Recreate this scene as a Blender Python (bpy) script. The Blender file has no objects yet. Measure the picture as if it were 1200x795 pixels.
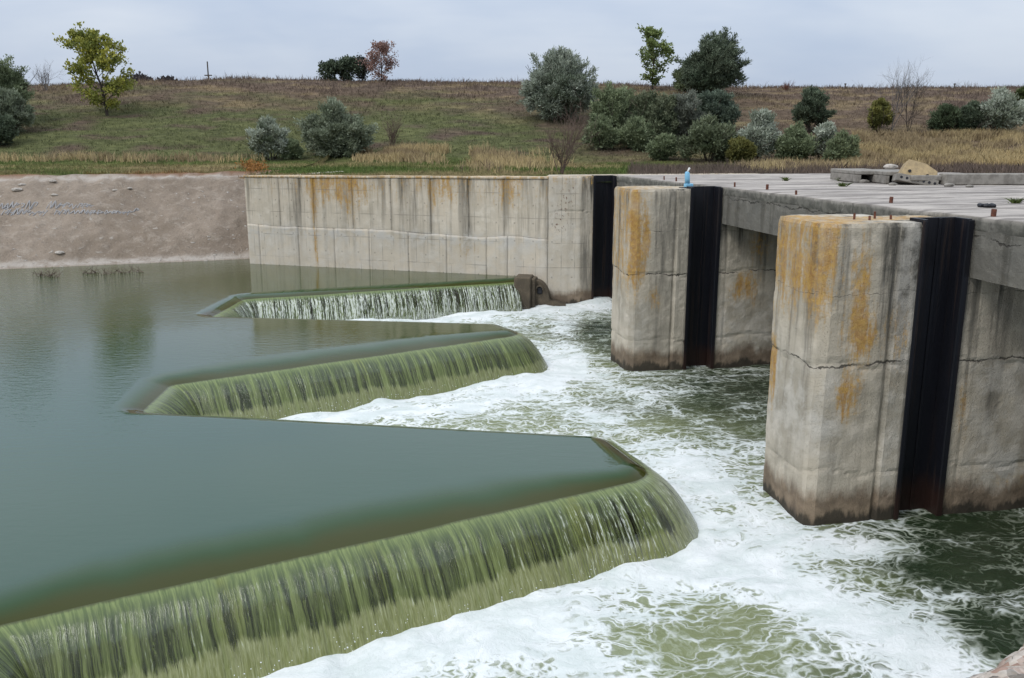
import bpy, bmesh, math, random
import numpy as np
from mathutils import Vector, Matrix
from mathutils.geometry import tessellate_polygon
random.seed(7); rng = np.random.default_rng(7)
SC = bpy.context.scene; COL = SC.collection
R = math.radians
def sstep(a, b, x):
    t = np.clip((np.asarray(x, float) - a) / (b - a), 0, 1); return t * t * (3 - 2 * t)

# ------------------------------------------------------------------ noise
def _h(ix, iy, iz, seed):
    n = (ix * 374761393 + iy * 668265263 + iz * 2147483647 * 3 + seed * 974634777) & 0xffffffff
    n = ((n ^ (n >> 13)) * 1274126177) & 0xffffffff
    n = ((n ^ (n >> 16)) * 2246822519) & 0xffffffff
    return ((n ^ (n >> 15)) & 0xffff) / 65535.0
def vnoise(x, y, z=0.0, seed=0):
    x, y, z = np.broadcast_arrays(np.asarray(x, float), np.asarray(y, float), np.asarray(z, float))
    ix, iy, iz = (np.floor(a).astype(np.int64) for a in (x, y, z))
    fx, fy, fz = x - ix, y - iy, z - iz
    fx, fy, fz = (f * f * (3 - 2 * f) for f in (fx, fy, fz))
    r = 0
    for dx in (0, 1):
        for dy in (0, 1):
            for dz in (0, 1):
                w = (fx if dx else 1 - fx) * (fy if dy else 1 - fy) * (fz if dz else 1 - fz)
                r = r + w * _h(ix + dx, iy + dy, iz + dz, seed)
    return r
def fbm(x, y, z=0.0, o=4, seed=0):
    r = 0; a = .5; t = 0
    for i in range(o):
        k = 2 ** i; r = r + a * vnoise(np.asarray(x) * k + 17.3 * i, np.asarray(y) * k - 9.1 * i, np.asarray(z) * k + 3.7 * i, seed + i); t += a; a *= .5
    return r / t

# ------------------------------------------------------------------ camera frame (photograph is 1200 x 795)
F = 1050.0; TH = math.atan(237 / F); CH = 7.4
def ray(u, v):
    fw = F * math.cos(TH) - (v - 397.5) * math.sin(TH); dn = (v - 397.5) * math.cos(TH) + F * math.sin(TH)
    return (u - 600) / fw, dn / fw            # x per unit y, drop per unit y
def at(u, v, z):
    a, d = ray(u, v); k = (CH - z) / d; return a * k, k

# ------------------------------------------------------------------ object helpers
def link(o, parent=None):
    COL.objects.link(o)
    if parent is not None: o.parent = parent
    return o
def tag(o, label, cat, group=None):
    o['label'] = label; o['category'] = cat
    if group: o['group'] = group
    return o
def thing(name, label, cat, loc=(0, 0, 0), rotz=0, group=None):
    o = bpy.data.objects.new(name, None); o.location = loc; o.rotation_euler = (0, 0, rotz); o.empty_display_size = .3
    link(o); return tag(o, label, cat, group)
def mesh(name, V, Fc, mat, parent=None, smooth=True, attrs=None, cols=None, uv=None):
    me = bpy.data.meshes.new(name)
    V = np.asarray(V, float)
    if isinstance(Fc, np.ndarray):
        n, k = Fc.shape
        me.vertices.add(len(V)); me.vertices.foreach_set('co', V.ravel())
        me.loops.add(n * k); me.loops.foreach_set('vertex_index', Fc.ravel().astype(np.int32))
        me.polygons.add(n); me.polygons.foreach_set('loop_start', np.arange(0, n * k, k, dtype=np.int32))
        me.update(calc_edges=True)
    else:
        me.from_pydata([tuple(v) for v in V], [], [tuple(int(i) for i in f) for f in Fc]); me.update()
    if smooth: me.polygons.foreach_set('use_smooth', np.ones(len(me.polygons), bool))
    for k, a in (attrs or {}).items():
        t = me.attributes.new(k, 'FLOAT', 'POINT'); t.data.foreach_set('value', np.asarray(a, np.float32).ravel())
    if cols is not None:
        t = me.attributes.new('col', 'FLOAT_COLOR', 'POINT')
        t.data.foreach_set('color', np.concatenate([np.asarray(cols), np.ones((len(V), 1))], 1).astype(np.float32).ravel())
    me.materials.append(mat); me.validate()
    return link(bpy.data.objects.new(name, me), parent)
def struct(o): o['kind'] = 'structure'; return o
def stuff(o): o['kind'] = 'stuff'; return o
def gridf(nu, nv, closed=False):
    a = np.arange(nu if closed else nu - 1); b = np.arange(nv - 1)
    A, B = np.meshgrid(a, b, indexing='ij'); A2 = (A + 1) % nu
    return np.stack([A * nv + B, A2 * nv + B, A2 * nv + B + 1, A * nv + B + 1], -1).reshape(-1, 4)
class MB:
    def __init__(s): s.V = []; s.F = []
    def add(s, V, Fc):
        n = len(s.V); s.V += [tuple(v) for v in V]; s.F += [tuple(i + n for i in f) for f in Fc]
    def box(s, x0, y0, z0, x1, y1, z1, ch=.012, M=None):
        bm = bmesh.new(); bmesh.ops.create_cube(bm, size=1)
        for v in bm.verts: v.co = Vector((x0 + (v.co.x + .5) * (x1 - x0), y0 + (v.co.y + .5) * (y1 - y0), z0 + (v.co.z + .5) * (z1 - z0)))
        if ch: bmesh.ops.bevel(bm, geom=bm.edges[:], offset=ch, segments=1, affect='EDGES')
        s.bm(bm, M)
    def bm(s, bm, M=None):
        bm.verts.index_update()
        s.add([(M @ v.co if M else v.co) for v in bm.verts], [[v.index for v in f.verts] for f in bm.faces]); bm.free()
    def tube(s, pts, rad, n=6, cap=True):
        P = [Vector(p) for p in pts]; V = []; Fc = []
        for i, p in enumerate(P):
            d = (P[min(i + 1, len(P) - 1)] - P[max(i - 1, 0)]).normalized()
            a = d.orthogonal().normalized(); b = d.cross(a)
            r = rad[i] if hasattr(rad, '__len__') else rad
            for k in range(n):
                t = 2 * math.pi * k / n; V.append(p + (a * math.cos(t) + b * math.sin(t)) * r)
        for i in range(len(P) - 1):
            for k in range(n): Fc.append((i * n + k, i * n + (k + 1) % n, (i + 1) * n + (k + 1) % n, (i + 1) * n + k))
        if cap: Fc.append(tuple(range(n))[::-1]); Fc.append(tuple((len(P) - 1) * n + k for k in range(n)))
        s.add(V, Fc)
    def build(s, name, mat, parent=None, smooth=False): return mesh(name, s.V, s.F, mat, parent, smooth)

# ------------------------------------------------------------------ node helpers
class NT:
    def __init__(s, name):
        s.m = bpy.data.materials.new(name); s.m.use_nodes = True; s.t = s.m.node_tree; s.t.nodes.clear()
        s.out = s.n('ShaderNodeOutputMaterial')
    def n(s, typ, **kw):
        d = s.t.nodes.new(typ)
        for k, v in kw.items(): setattr(d, k, v)
        return d
    def put(s, sock, v):
        if hasattr(v, 'bl_rna') and isinstance(v, bpy.types.NodeSocket): s.t.links.new(v, sock)
        elif isinstance(v, (tuple, list)) and len(v) == 3 and sock.type == 'RGBA': sock.default_value = (*v, 1)
        else: sock.default_value = v
    def math(s, op, a, b=0.0, c=0.0):
        d = s.n('ShaderNodeMath', operation=op)
        for i, v in enumerate((a, b, c)): s.put(d.inputs[i], v)
        return d.outputs[0]
    def mul(s, a, b): return s.math('MULTIPLY', a, b)
    def add(s, a, b): return s.math('ADD', a, b)
    def clamp(s, a): return s.math('MINIMUM', s.math('MAXIMUM', a, 0.0), 1.0)
    def ss(s, a, b, x, lo=0.0, hi=1.0):
        d = s.n('ShaderNodeMapRange', interpolation_type='SMOOTHSTEP'); s.put(d.inputs[0], x)
        s.put(d.inputs[1], a); s.put(d.inputs[2], b); s.put(d.inputs[3], lo); s.put(d.inputs[4], hi); return d.outputs[0]
    def mix(s, f, a, b, mode='MIX'):
        d = s.n('ShaderNodeMix', data_type='RGBA', blend_type=mode); s.put(d.inputs[0], f); s.put(d.inputs[6], a); s.put(d.inputs[7], b); return d.outputs[2]
    def obj(s): return s.n('ShaderNodeTexCoord').outputs['Object']
    def pos(s): return s.n('ShaderNodeNewGeometry').outputs['Position']
    def sep(s, v): d = s.n('ShaderNodeSeparateXYZ'); s.put(d.inputs[0], v); return d.outputs
    def comb(s, x, y, z): 
        d = s.n('ShaderNodeCombineXYZ')
        for i, v in enumerate((x, y, z)): s.put(d.inputs[i], v)
        return d.outputs[0]
    def map(s, v, scale=(1, 1, 1), rot=(0, 0, 0), loc=(0, 0, 0)):
        d = s.n('ShaderNodeMapping'); s.put(d.inputs[0], v); d.inputs[1].default_value = loc; d.inputs[2].default_value = rot; d.inputs[3].default_value = scale; return d.outputs[0]
    def noise(s, v, scale=1.0, det=4.0, rough=.55, dist=0.0, col=False):
        d = s.n('ShaderNodeTexNoise'); s.put(d.inputs['Vector'], v); d.inputs['Scale'].default_value = scale; d.inputs['Detail'].default_value = det
        d.inputs['Roughness'].default_value = rough; d.inputs['Distortion'].default_value = dist; return d.outputs[1 if col else 0]
    def vor(s, v, scale, feat='F1', out=0, rnd=1.0):
        d = s.n('ShaderNodeTexVoronoi', feature=feat); s.put(d.inputs['Vector'], v); d.inputs['Scale'].default_value = scale
        d.inputs['Randomness'].default_value = rnd; return d.outputs[out]
    def attr(s, name, col=False): return s.n('ShaderNodeAttribute', attribute_name=name).outputs['Color' if col else 'Fac']
    def bump(s, h, strength=.5, dist=.02, normal=None):
        d = s.n('ShaderNodeBump'); s.put(d.inputs['Height'], h); s.put(d.inputs['Strength'], strength); d.inputs['Distance'].default_value = dist
        if normal: s.put(d.inputs['Normal'], normal)
        return d.outputs[0]
    def vadd(s, a, b): d = s.n('ShaderNodeVectorMath', operation='ADD'); s.put(d.inputs[0], a); s.put(d.inputs[1], b); return d.outputs[0]
    def vscale(s, a, k): d = s.n('ShaderNodeVectorMath', operation='SCALE'); s.put(d.inputs[0], a); s.put(d.inputs[3], k); return d.outputs[0]
    def bsdf(s, col, rough=.8, normal=None, alpha=None, ior=1.45, spec=.5, metal=0.0, sss=None):
        d = s.n('ShaderNodeBsdfPrincipled'); s.put(d.inputs['Base Color'], col); s.put(d.inputs['Roughness'], rough); d.inputs['IOR'].default_value = ior
        s.put(d.inputs['Specular IOR Level'], spec); d.inputs['Metallic'].default_value = metal
        if normal: s.put(d.inputs['Normal'], normal)
        if alpha is not None: s.put(d.inputs['Alpha'], alpha)
        s.t.links.new(d.outputs[0], s.out.inputs[0]); return s.m

# ------------------------------------------------------------------ materials
def m_concrete(name, c1, c2, c3, dark=.6, lichen=.5, wet=True, pit=.5, board=0.0, top=5.8, cracks=(), form=0.0):
    n = NT(name); p = n.pos(); x, y, z = n.sep(p)
    big = n.noise(p, .55, 5); mid = n.noise(p, 2.3, 6, .62); fine = n.noise(p, 26, 4, .7)
    col = n.mix(n.ss(.32, .68, big), c1, c2); col = n.mix(n.ss(.45, .75, mid), col, c3)
    st = n.noise(n.map(p, (2.6, 2.6, .14)), 1.0, 5, .65)
    topm = n.ss(1.2, top, z)
    dk = n.mul(n.ss(.47, .66, st), n.add(n.mul(topm, .8), .22))
    dk = n.clamp(n.add(n.mul(dk, dark), n.mul(n.attr('dark'), n.add(.22, n.mul(.8, n.ss(.36, .64, n.noise(n.map(p, (5, 5, .4)), 1.0, 6, .7)))))))
    col = n.mix(dk, col, (.075, .07, .058))
    pale = n.mul(n.attr('pale'), n.ss(.38, .6, mid)); col = n.mix(pale, col, (.50, .47, .42))
    wst = n.noise(n.map(p, (5, 5, .35), loc=(3, 7, 1)), 1.0, 4, .7)
    col = n.mix(n.mul(n.ss(.66, .78, wst), .45), col, (.52, .5, .46))
    lst = n.noise(n.map(p, (6, 6, .9), loc=(9, 1, 4)), 1.0, 6, .75); lsp = n.noise(p, 9, 5, .7)
    la = n.add(n.attr('lichen'), n.mul(topm, lichen * .35))
    li = n.mul(n.ss(.48, .64, n.add(n.add(n.mul(lst, .68), n.mul(lsp, .32)), n.mul(n.add(la, -.5), .17))), n.clamp(n.mul(la, 1.7)))
    lh = n.noise(p, 1.6, 4, .6)
    col = n.mix(n.mul(n.clamp(n.mul(la, .30)), n.ss(.3, .6, lh)), col, (.40, .29, .15))
    col = n.mix(n.mul(li, n.ss(.25, .6, lh, .55, .92)), col, n.mix(n.ss(.35, .65, lsp), (.31, .15, .03), (.44, .26, .06)))
    ru = n.mul(n.attr('rust'), n.ss(.57, .62, n.noise(n.map(p, (9, 9, 6)), 1.0, 4, .6))); col = n.mix(ru, col, (.13, .06, .035))
    cr = 0.0; ctk = n.add(.25, n.mul(n.ss(.35, .75, n.noise(p, 3.3, 5, .75)), 2.2))
    for zc_, tk in cracks:
        wz = n.add(n.mul(n.add(n.noise(n.map(p, (1.1, 1.1, .2), loc=(zc_, 0, 0)), 1.0, 5, .65), -.5), .45), n.mul(n.add(n.noise(p, 9, 3), -.5), .05))
        g_ = n.math('DIVIDE', n.math('ABSOLUTE', n.add(n.add(z, -zc_), wz)), ctk); cr = n.math('MAXIMUM', cr, n.mul(n.ss(tk, tk * .35, g_), n.ss(.33, .5, n.noise(p, 1.9, 3))))
    if form:
        hx = n.add(n.mul(x, .956), n.mul(y, -.292)); fx = n.math('ABSOLUTE', n.add(n.math('FRACT', n.add(n.mul(hx, 1 / .58), n.mul(big, .1))), -.5)); fz = n.math('ABSOLUTE', n.add(n.math('FRACT', n.add(n.mul(z, 1 / 1.1), n.mul(mid, .03))), -.5))
        fl_ = n.mul(n.math('MAXIMUM', n.ss(.03, .012, fx), n.ss(.02, .007, fz)), n.ss(.4, .62, n.noise(p, 1.4, 3))); col = n.mix(n.mul(fl_, form), col, (.17, .15, .125))
        dx_ = n.math('ABSOLUTE', n.add(n.math('FRACT', n.mul(hx, 1 / .87)), -.5)); dz_ = n.math('ABSOLUTE', n.add(n.math('FRACT', n.mul(z, 1 / .8)), -.5))
        dot = n.mul(n.ss(.045, .03, dx_), n.ss(.05, .034, dz_)); col = n.mix(n.mul(dot, .4), col, (.12, .10, .085))
    col = n.mix(n.ss(.60, .80, fine, 0.0, .55), col, (.12, .11, .095)); col = n.mix(n.ss(.42, .24, fine, 0.0, .35), col, (.52, .49, .43))
    if wet:
        zz = n.add(z, n.mul(n.add(n.noise(n.map(p, (1.2, 1.2, .4)), 1.4, 5, .7), -.5), 1.1))
        col = n.mix(n.ss(.8, .38, zz, 0.0, .85), col, n.mix(n.ss(.4, .65, mid), (.10, .064, .038), (.20, .14, .088)))
        col = n.mix(n.ss(.22, .05, zz, 0.0, .85), col, (.022, .02, .014))
    if cracks: col = n.mix(n.mul(cr, .85), col, (.035, .03, .024))
    vp = n.vor(p, 34, 'F1'); h = n.add(n.mul(fine, .5), n.add(n.mul(mid, 1.4), n.mul(n.ss(0, .35, vp), pit)))
    if board:
        w = n.math('FRACT', n.mul(z, 1 / .19)); h = n.add(h, n.mul(n.ss(.0, .08, w), board))
    if cracks: h = n.add(h, n.mul(cr, -1.6))
    return n.bsdf(col, n.ss(.3, .7, mid, .8, .95), n.bump(h, .62, .035))
M = {}
M['wall'] = m_concrete('pale_wall_concrete', (.60, .525, .42), (.50, .44, .35), (.64, .575, .48), dark=.65, lichen=.2, pit=.25, top=6.3, form=.6)
M['pier'] = m_concrete('weathered_pier_concrete', (.50, .44, .35), (.33, .295, .235), (.57, .505, .41), dark=1.0, lichen=.3, pit=1.0, cracks=((3.15, .019), (4.5, .004)))
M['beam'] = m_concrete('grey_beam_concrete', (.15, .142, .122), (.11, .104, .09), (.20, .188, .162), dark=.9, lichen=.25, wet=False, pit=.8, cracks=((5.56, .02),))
M['weir'] = m_concrete('mossy_weir_concrete', (.085, .07, .045), (.055, .052, .028), (.12, .095, .06), dark=.5, lichen=0, wet=False)
M['endblock'] = m_concrete('brown_wet_concrete', (.10, .078, .052), (.06, .047, .032), (.14, .11, .075), dark=.4, lichen=0, wet=False)

def m_deck():
    n = NT('deck_concrete'); p = n.map(n.pos(), rot=(0, 0, -R(9.7))); x, y, z = n.sep(p)
    a = n.noise(p, .5, 5, .6); st = n.noise(n.map(p, (.25, 1.5, 1)), 1.0, 6, .7); f = n.noise(p, 22, 4, .7)
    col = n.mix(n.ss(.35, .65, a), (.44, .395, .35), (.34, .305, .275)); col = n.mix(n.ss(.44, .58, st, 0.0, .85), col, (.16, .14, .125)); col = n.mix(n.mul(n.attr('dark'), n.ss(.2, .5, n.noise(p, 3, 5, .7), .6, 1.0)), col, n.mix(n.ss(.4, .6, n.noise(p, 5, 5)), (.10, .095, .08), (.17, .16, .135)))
    j = n.math('ABSOLUTE', n.add(n.math('FRACT', n.add(n.mul(x, 1 / 1.5), n.mul(a, .16))), -.5)); j2 = n.math('ABSOLUTE', n.add(n.math('FRACT', n.add(n.mul(y, 1 / 3.0), n.mul(st, .06))), -.5))
    jj = n.math('MAXIMUM', n.ss(.02, .006, j), n.ss(.012, .004, j2)); col = n.mix(n.mul(n.mul(jj, n.ss(.4, .6, n.noise(p, .8, 3))), .6), col, (.05, .045, .038))
    col = n.mix(n.ss(.6, .8, f, 0.0, .4), col, (.12, .11, .1)); col = n.mix(n.ss(.62, .7, n.noise(p, 1.7, 6, .7), 0.0, .6), col, (.50, .46, .41))
    return n.bsdf(col, .9, n.bump(n.add(n.mul(f, .6), n.add(n.mul(st, 1.5), n.mul(jj, -1.0))), .6, .03))
M['deck'] = m_deck()

def m_steel():
    n = NT('black_coated_steel'); p = n.pos(); z = n.sep(p)[2]
    s = n.noise(n.map(p, (9, 9, .25)), 1.0, 5, .7); g = n.noise(p, 6, 5, .7)
    col = n.mix(n.ss(.52, .72, s), (.008, .0085, .012), (.03, .019, .015)); col = n.mix(n.ss(.70, .78, g), col, (.06, .03, .018))
    col = n.mix(n.ss(1.1, .6, n.add(z, n.mul(g, .6)), 0.0, .8), col, (.03, .015, .011))
    return n.bsdf(col, n.ss(.4, .7, s, .35, .6), n.bump(n.add(s, g), .35, .02), spec=.35)
M['steel'] = m_steel()
def m_simple(name, c1, c2, scale=6, rough=.85, bump=.4, spec=.4):
    n = NT(name); p = n.obj(); a = n.noise(p, scale, 6, .65)
    return n.bsdf(n.mix(n.ss(.35, .65, a), c1, c2), rough, n.bump(a, bump, .02), spec=spec)
M['rust'] = m_simple('rusty_steel', (.15, .055, .032), (.075, .032, .022), 18)
M['slab'] = m_simple('old_slab_concrete', (.27, .25, .22), (.17, .155, .135), 4)
M['sandblock'] = m_simple('yellow_sandy_concrete', (.37, .275, .15), (.25, .19, .11), 5)
M['blue'] = m_simple('light_blue_plastic', (.22, .48, .66), (.17, .40, .58), 5, .45, .1)
M['white'] = m_simple('white_plastic', (.72, .72, .70), (.6, .6, .58), 5, .5, .1)
M['rubber'] = m_simple('black_rubber_and_hole_shade', (.012, .012, .016), (.02, .02, .024), 9, .5)
M['wood'] = m_simple('grey_wood', (.10, .085, .07), (.06, .05, .042), 8)
M['bark'] = m_simple('dark_bark', (.07, .055, .042), (.035, .028, .022), 12)
M['twig'] = m_simple('dry_brown_twigs', (.14, .095, .075), (.09, .062, .05), 6)
M['greytwig'] = m_simple('grey_bare_twigs', (.15, .135, .125), (.10, .09, .085), 6)
M['paint'] = m_simple('faded_blue_paint', (.26, .275, .30), (.31, .275, .24), 60)
M['stone'] = m_simple('pale_stone', (.45, .41, .36), (.30, .27, .235), 8)

def m_nearconc():
    n = NT('crumbling_cream_concrete'); p = n.pos()
    a = n.noise(p, 9, 6, .7); v = n.vor(p, 34, 'F1', 1); vd = n.vor(p, 34, 'F1', 0); c = n.noise(p, 40, 4, .7)
    sp = n.sep(v)[0]
    col = n.mix(n.ss(.35, .6, a), (.42, .36, .30), (.56, .50, .44)); col = n.mix(n.ss(.62, .9, sp, 0.0, .7), col, (.22, .10, .06)); col = n.mix(n.ss(.3, .12, sp, 0.0, .8), col, (.10, .085, .07))
    col = n.mix(n.ss(.62, .7, n.noise(p, 5, 3), 0.0, .6), col, (.40, .22, .04))
    return n.bsdf(col, .9, n.bump(n.add(n.mul(c, .6), n.mul(vd, -1.0)), .9, .012))
M['nearconc'] = m_nearconc()

def m_bank():
    n = NT('stony_bank'); p = n.obj()
    w = n.vadd(p, n.vscale(n.noise(p, .9, 3, .6, col=True), 1.2))
    a = n.noise(p, .22, 5, .65); b = n.noise(w, 1.6, 6, .72); c = n.noise(p, 9, 5, .75); st = n.noise(n.map(p, (.55, .12, .12)), 1.0, 5, .65)
    col = n.mix(n.ss(.35, .65, a), (.205, .160, .118), (.285, .228, .175)); col = n.mix(n.ss(.45, .7, st, 0.0, .7), col, (.185, .145, .11)); col = n.mix(n.ss(.5, .66, b, 0.0, .4), col, (.40, .345, .285))
    v = n.vor(n.map(w, (1.5, 2.6, 2.6)), 1.5, 'F1', 1); vd = n.vor(n.map(w, (1.5, 2.6, 2.6)), 1.5); stn = n.mul(n.ss(.80, .9, n.sep(v)[0]), n.ss(.34, .18, vd))
    stn = n.mul(stn, n.add(.25, n.attr('pale'))); col = n.mix(n.clamp(n.mul(stn, 1.1)), col, (.50, .46, .41))
    col = n.mix(n.ss(.54, .72, c, 0.0, .7), col, (.09, .072, .056)); col = n.mix(n.ss(.42, .26, c, 0.0, .7), col, (.50, .46, .42)); col = n.mix(n.ss(.55, .7, n.noise(w, 3.4, 6, .75), 0.0, .5), col, (.13, .11, .092))
    col = n.mix(n.mul(n.attr('edge'), n.ss(.3, .55, b)), col, (.47, .42, .37))
    col = n.mix(n.attr('leaf'), col, (.20, .085, .03))
    return n.bsdf(col, .95, n.bump(n.add(n.mul(c, .6), n.add(b, n.mul(stn, .8))), .9, .12))
M['bank'] = m_bank()
def m_ground():
    n = NT('grassy_ground'); p = n.obj(); a = n.noise(n.map(p, (.5, 1, 1)), 1.6, 6, .7); c = n.noise(p, 7, 4, .75)
    col = n.mix(n.ss(.3, .7, a), n.mix(1.0, n.attr('col', True), (.62, .6, .58), 'MULTIPLY'), n.mix(1.0, n.attr('col', True), (1.25, 1.2, 1.15), 'MULTIPLY'))
    col = n.mix(n.ss(.5, .75, c, 0.0, .6), col, (.03, .028, .018))
    return n.bsdf(col, .95, n.bump(n.add(a, c), 1.0, .15), spec=.1)
M['ground'] = m_ground()
def m_leaf(name, rough=.6, trans=.25):
    n = NT(name); c = n.attr('col', True)
    d = n.n('ShaderNodeBsdfPrincipled'); n.put(d.inputs['Base Color'], c); d.inputs['Roughness'].default_value = rough; d.inputs['Specular IOR Level'].default_value = .25
    t = n.n('ShaderNodeBsdfTranslucent'); n.put(t.inputs[0], c); mx = n.n('ShaderNodeMixShader'); mx.inputs[0].default_value = trans
    n.t.links.new(d.outputs[0], mx.inputs[1]); n.t.links.new(t.outputs[0], mx.inputs[2]); n.t.links.new(mx.outputs[0], n.out.inputs[0]); return n.m
M['leaf'] = m_leaf('leaves'); M['blade'] = m_leaf('grass_blades', .8, .2)

def m_reservoir():
    n = NT('reservoir_water'); p = n.pos()
    sh = n.attr('shoal'); tp = n.attr('tip')
    big = n.noise(p, .12, 3); col = n.mix(big, (.016, .054, .030), (.023, .064, .036))
    col = n.mix(n.ss(18.0, 29.0, n.sep(p)[1]), col, (.026, .046, .006))  # olive towards the far wall: its reflection put into the base colour
    col = n.mix(n.ss(.05, .5, sh), col, (.026, .058, .020)); col = n.mix(n.ss(.5, .92, sh), col, (.042, .046, .010))
    col = n.mix(n.mul(n.ss(.2, .7, tp), n.ss(.25, .6, sh)), col, (.038, .034, .010))
    r1 = n.noise(n.map(p, (.9, 2.2, 1), rot=(0, 0, R(12))), 2.4, 4, .6); r2 = n.noise(n.map(p, (.6, 1.6, 1), rot=(0, 0, R(-14))), 7, 3, .6)
    patch = n.ss(.42, .62, n.noise(n.map(p, (1, .5, 1)), .09, 3))
    x, y, z = n.sep(p); left = n.ss(-9.0, -24.0, x)
    amp = n.add(.03, n.mul(n.add(n.mul(patch, .3), left), .22)); amp = n.mul(amp, n.ss(10., 26., y, .35, 1.0))
    amp = n.mul(amp, n.ss(.0, .3, sh, 1.0, .5))
    return n.bsdf(col, .03, n.bump(n.add(r1, n.mul(r2, .5)), amp, .12), ior=1.50, spec=n.ss(.1, .7, sh, .5, .16))
M['reservoir'] = m_reservoir()

def m_fall():
    n = NT('falling_water'); a = n.attr('along'); f = n.attr('fall'); br = n.attr('thin')
    # a: metres along the crest, f: 0 at the lip .. 1 at the foot
    wob = n.mul(n.add(n.noise(n.comb(n.mul(a, .9), n.mul(f, 1.6), 0.0), 1.0, 3), -.5), .10)
    aa = n.add(a, wob)
    s1 = n.noise(n.comb(n.mul(aa, 5.5), n.mul(f, .35), 0.0), 1.0, 5, .66); s2 = n.noise(n.comb(n.mul(aa, 19), n.mul(f, 1.0), 4.0), 1.0, 4, .7)
    s3 = n.noise(n.comb(n.mul(aa, 30), n.mul(f, 8.0), 9.0), 1.0, 3, .7, .5); lo = n.noise(n.comb(n.mul(a, .8), n.mul(f, .3), 2.0), 1.0, 3)
    s = n.add(n.mul(s1, .5), n.mul(s2, .5))
    worm = n.mul(n.ss(.52, .66, n.noise(n.comb(n.mul(aa, 24), n.mul(f, 4.2), 3.0), 1.0, 4, .7, 1.6)), n.ss(.08, .4, f))
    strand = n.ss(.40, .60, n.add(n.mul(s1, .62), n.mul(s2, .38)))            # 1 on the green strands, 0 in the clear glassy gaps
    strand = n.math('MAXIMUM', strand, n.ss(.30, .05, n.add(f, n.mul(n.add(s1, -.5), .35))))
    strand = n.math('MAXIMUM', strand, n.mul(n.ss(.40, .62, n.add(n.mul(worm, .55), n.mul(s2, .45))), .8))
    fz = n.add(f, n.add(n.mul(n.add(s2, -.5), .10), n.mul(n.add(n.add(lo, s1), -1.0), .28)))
    lowz = n.mul(n.ss(.48, .54, fz), n.attr('refl_air'))
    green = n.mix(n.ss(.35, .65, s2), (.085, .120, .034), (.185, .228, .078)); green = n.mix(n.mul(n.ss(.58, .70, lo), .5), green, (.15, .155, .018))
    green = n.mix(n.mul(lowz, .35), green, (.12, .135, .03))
    clear = n.mix(lowz, n.mix(n.ss(.1, .5, f), (.075, .10, .042), (.058, .072, .045)), (.020, .026, .006))  # gap colours carry painted reflections: sky above, dark surroundings below
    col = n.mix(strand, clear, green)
    pal = n.mul(n.ss(.76, .84, n.add(fz, n.mul(n.add(s3, -.5), .12))), n.attr('refl_air'))
    col = n.mix(n.mul(pal, n.ss(.75, .45, s1, .35, .92)), col, n.mix(n.ss(.35, .65, s3), (.20, .215, .080), (.31, .325, .165)))  # pale foot: aerated water, with the foam's reflection in the colour
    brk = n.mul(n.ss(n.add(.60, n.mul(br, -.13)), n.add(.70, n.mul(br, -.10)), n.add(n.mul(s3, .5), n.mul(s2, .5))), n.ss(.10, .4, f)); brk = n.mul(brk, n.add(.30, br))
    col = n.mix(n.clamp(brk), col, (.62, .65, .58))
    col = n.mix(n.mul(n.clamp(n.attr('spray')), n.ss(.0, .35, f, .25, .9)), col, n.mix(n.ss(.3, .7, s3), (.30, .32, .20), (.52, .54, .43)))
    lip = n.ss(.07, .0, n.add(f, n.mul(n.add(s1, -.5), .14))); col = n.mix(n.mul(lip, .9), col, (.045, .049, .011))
    gap = n.mul(n.ss(.47, .39, n.add(n.mul(s1, .6), n.mul(s2, .4))), n.ss(.18, .45, n.add(f, n.mul(n.add(lo, -.5), .5))))
    gap = n.mul(n.mul(gap, n.ss(1.0, .72, n.add(f, n.mul(n.add(s1, -.5), .4)))), br)
    gap = n.clamp(n.add(gap, n.mul(n.mul(n.ss(.50, .44, s2), n.ss(.1, .4, f)), n.mul(br, .7))))
    al = n.add(1.0, n.mul(gap, -.9))
    h = n.add(n.mul(s1, 1.0), n.add(n.mul(s2, .55), n.mul(s3, .35)))
    h = n.add(n.mul(strand, .8), n.add(n.mul(s2, .5), n.add(n.mul(s3, .35), n.mul(worm, .5))))
    return n.bsdf(col, n.mix(strand, (.04, .04, .04), (.22, .22, .22)), n.bump(h, n.ss(0.03, .35, f, .03, .42), .03), alpha=al, ior=1.45)
M['fall'] = m_fall()

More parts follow.
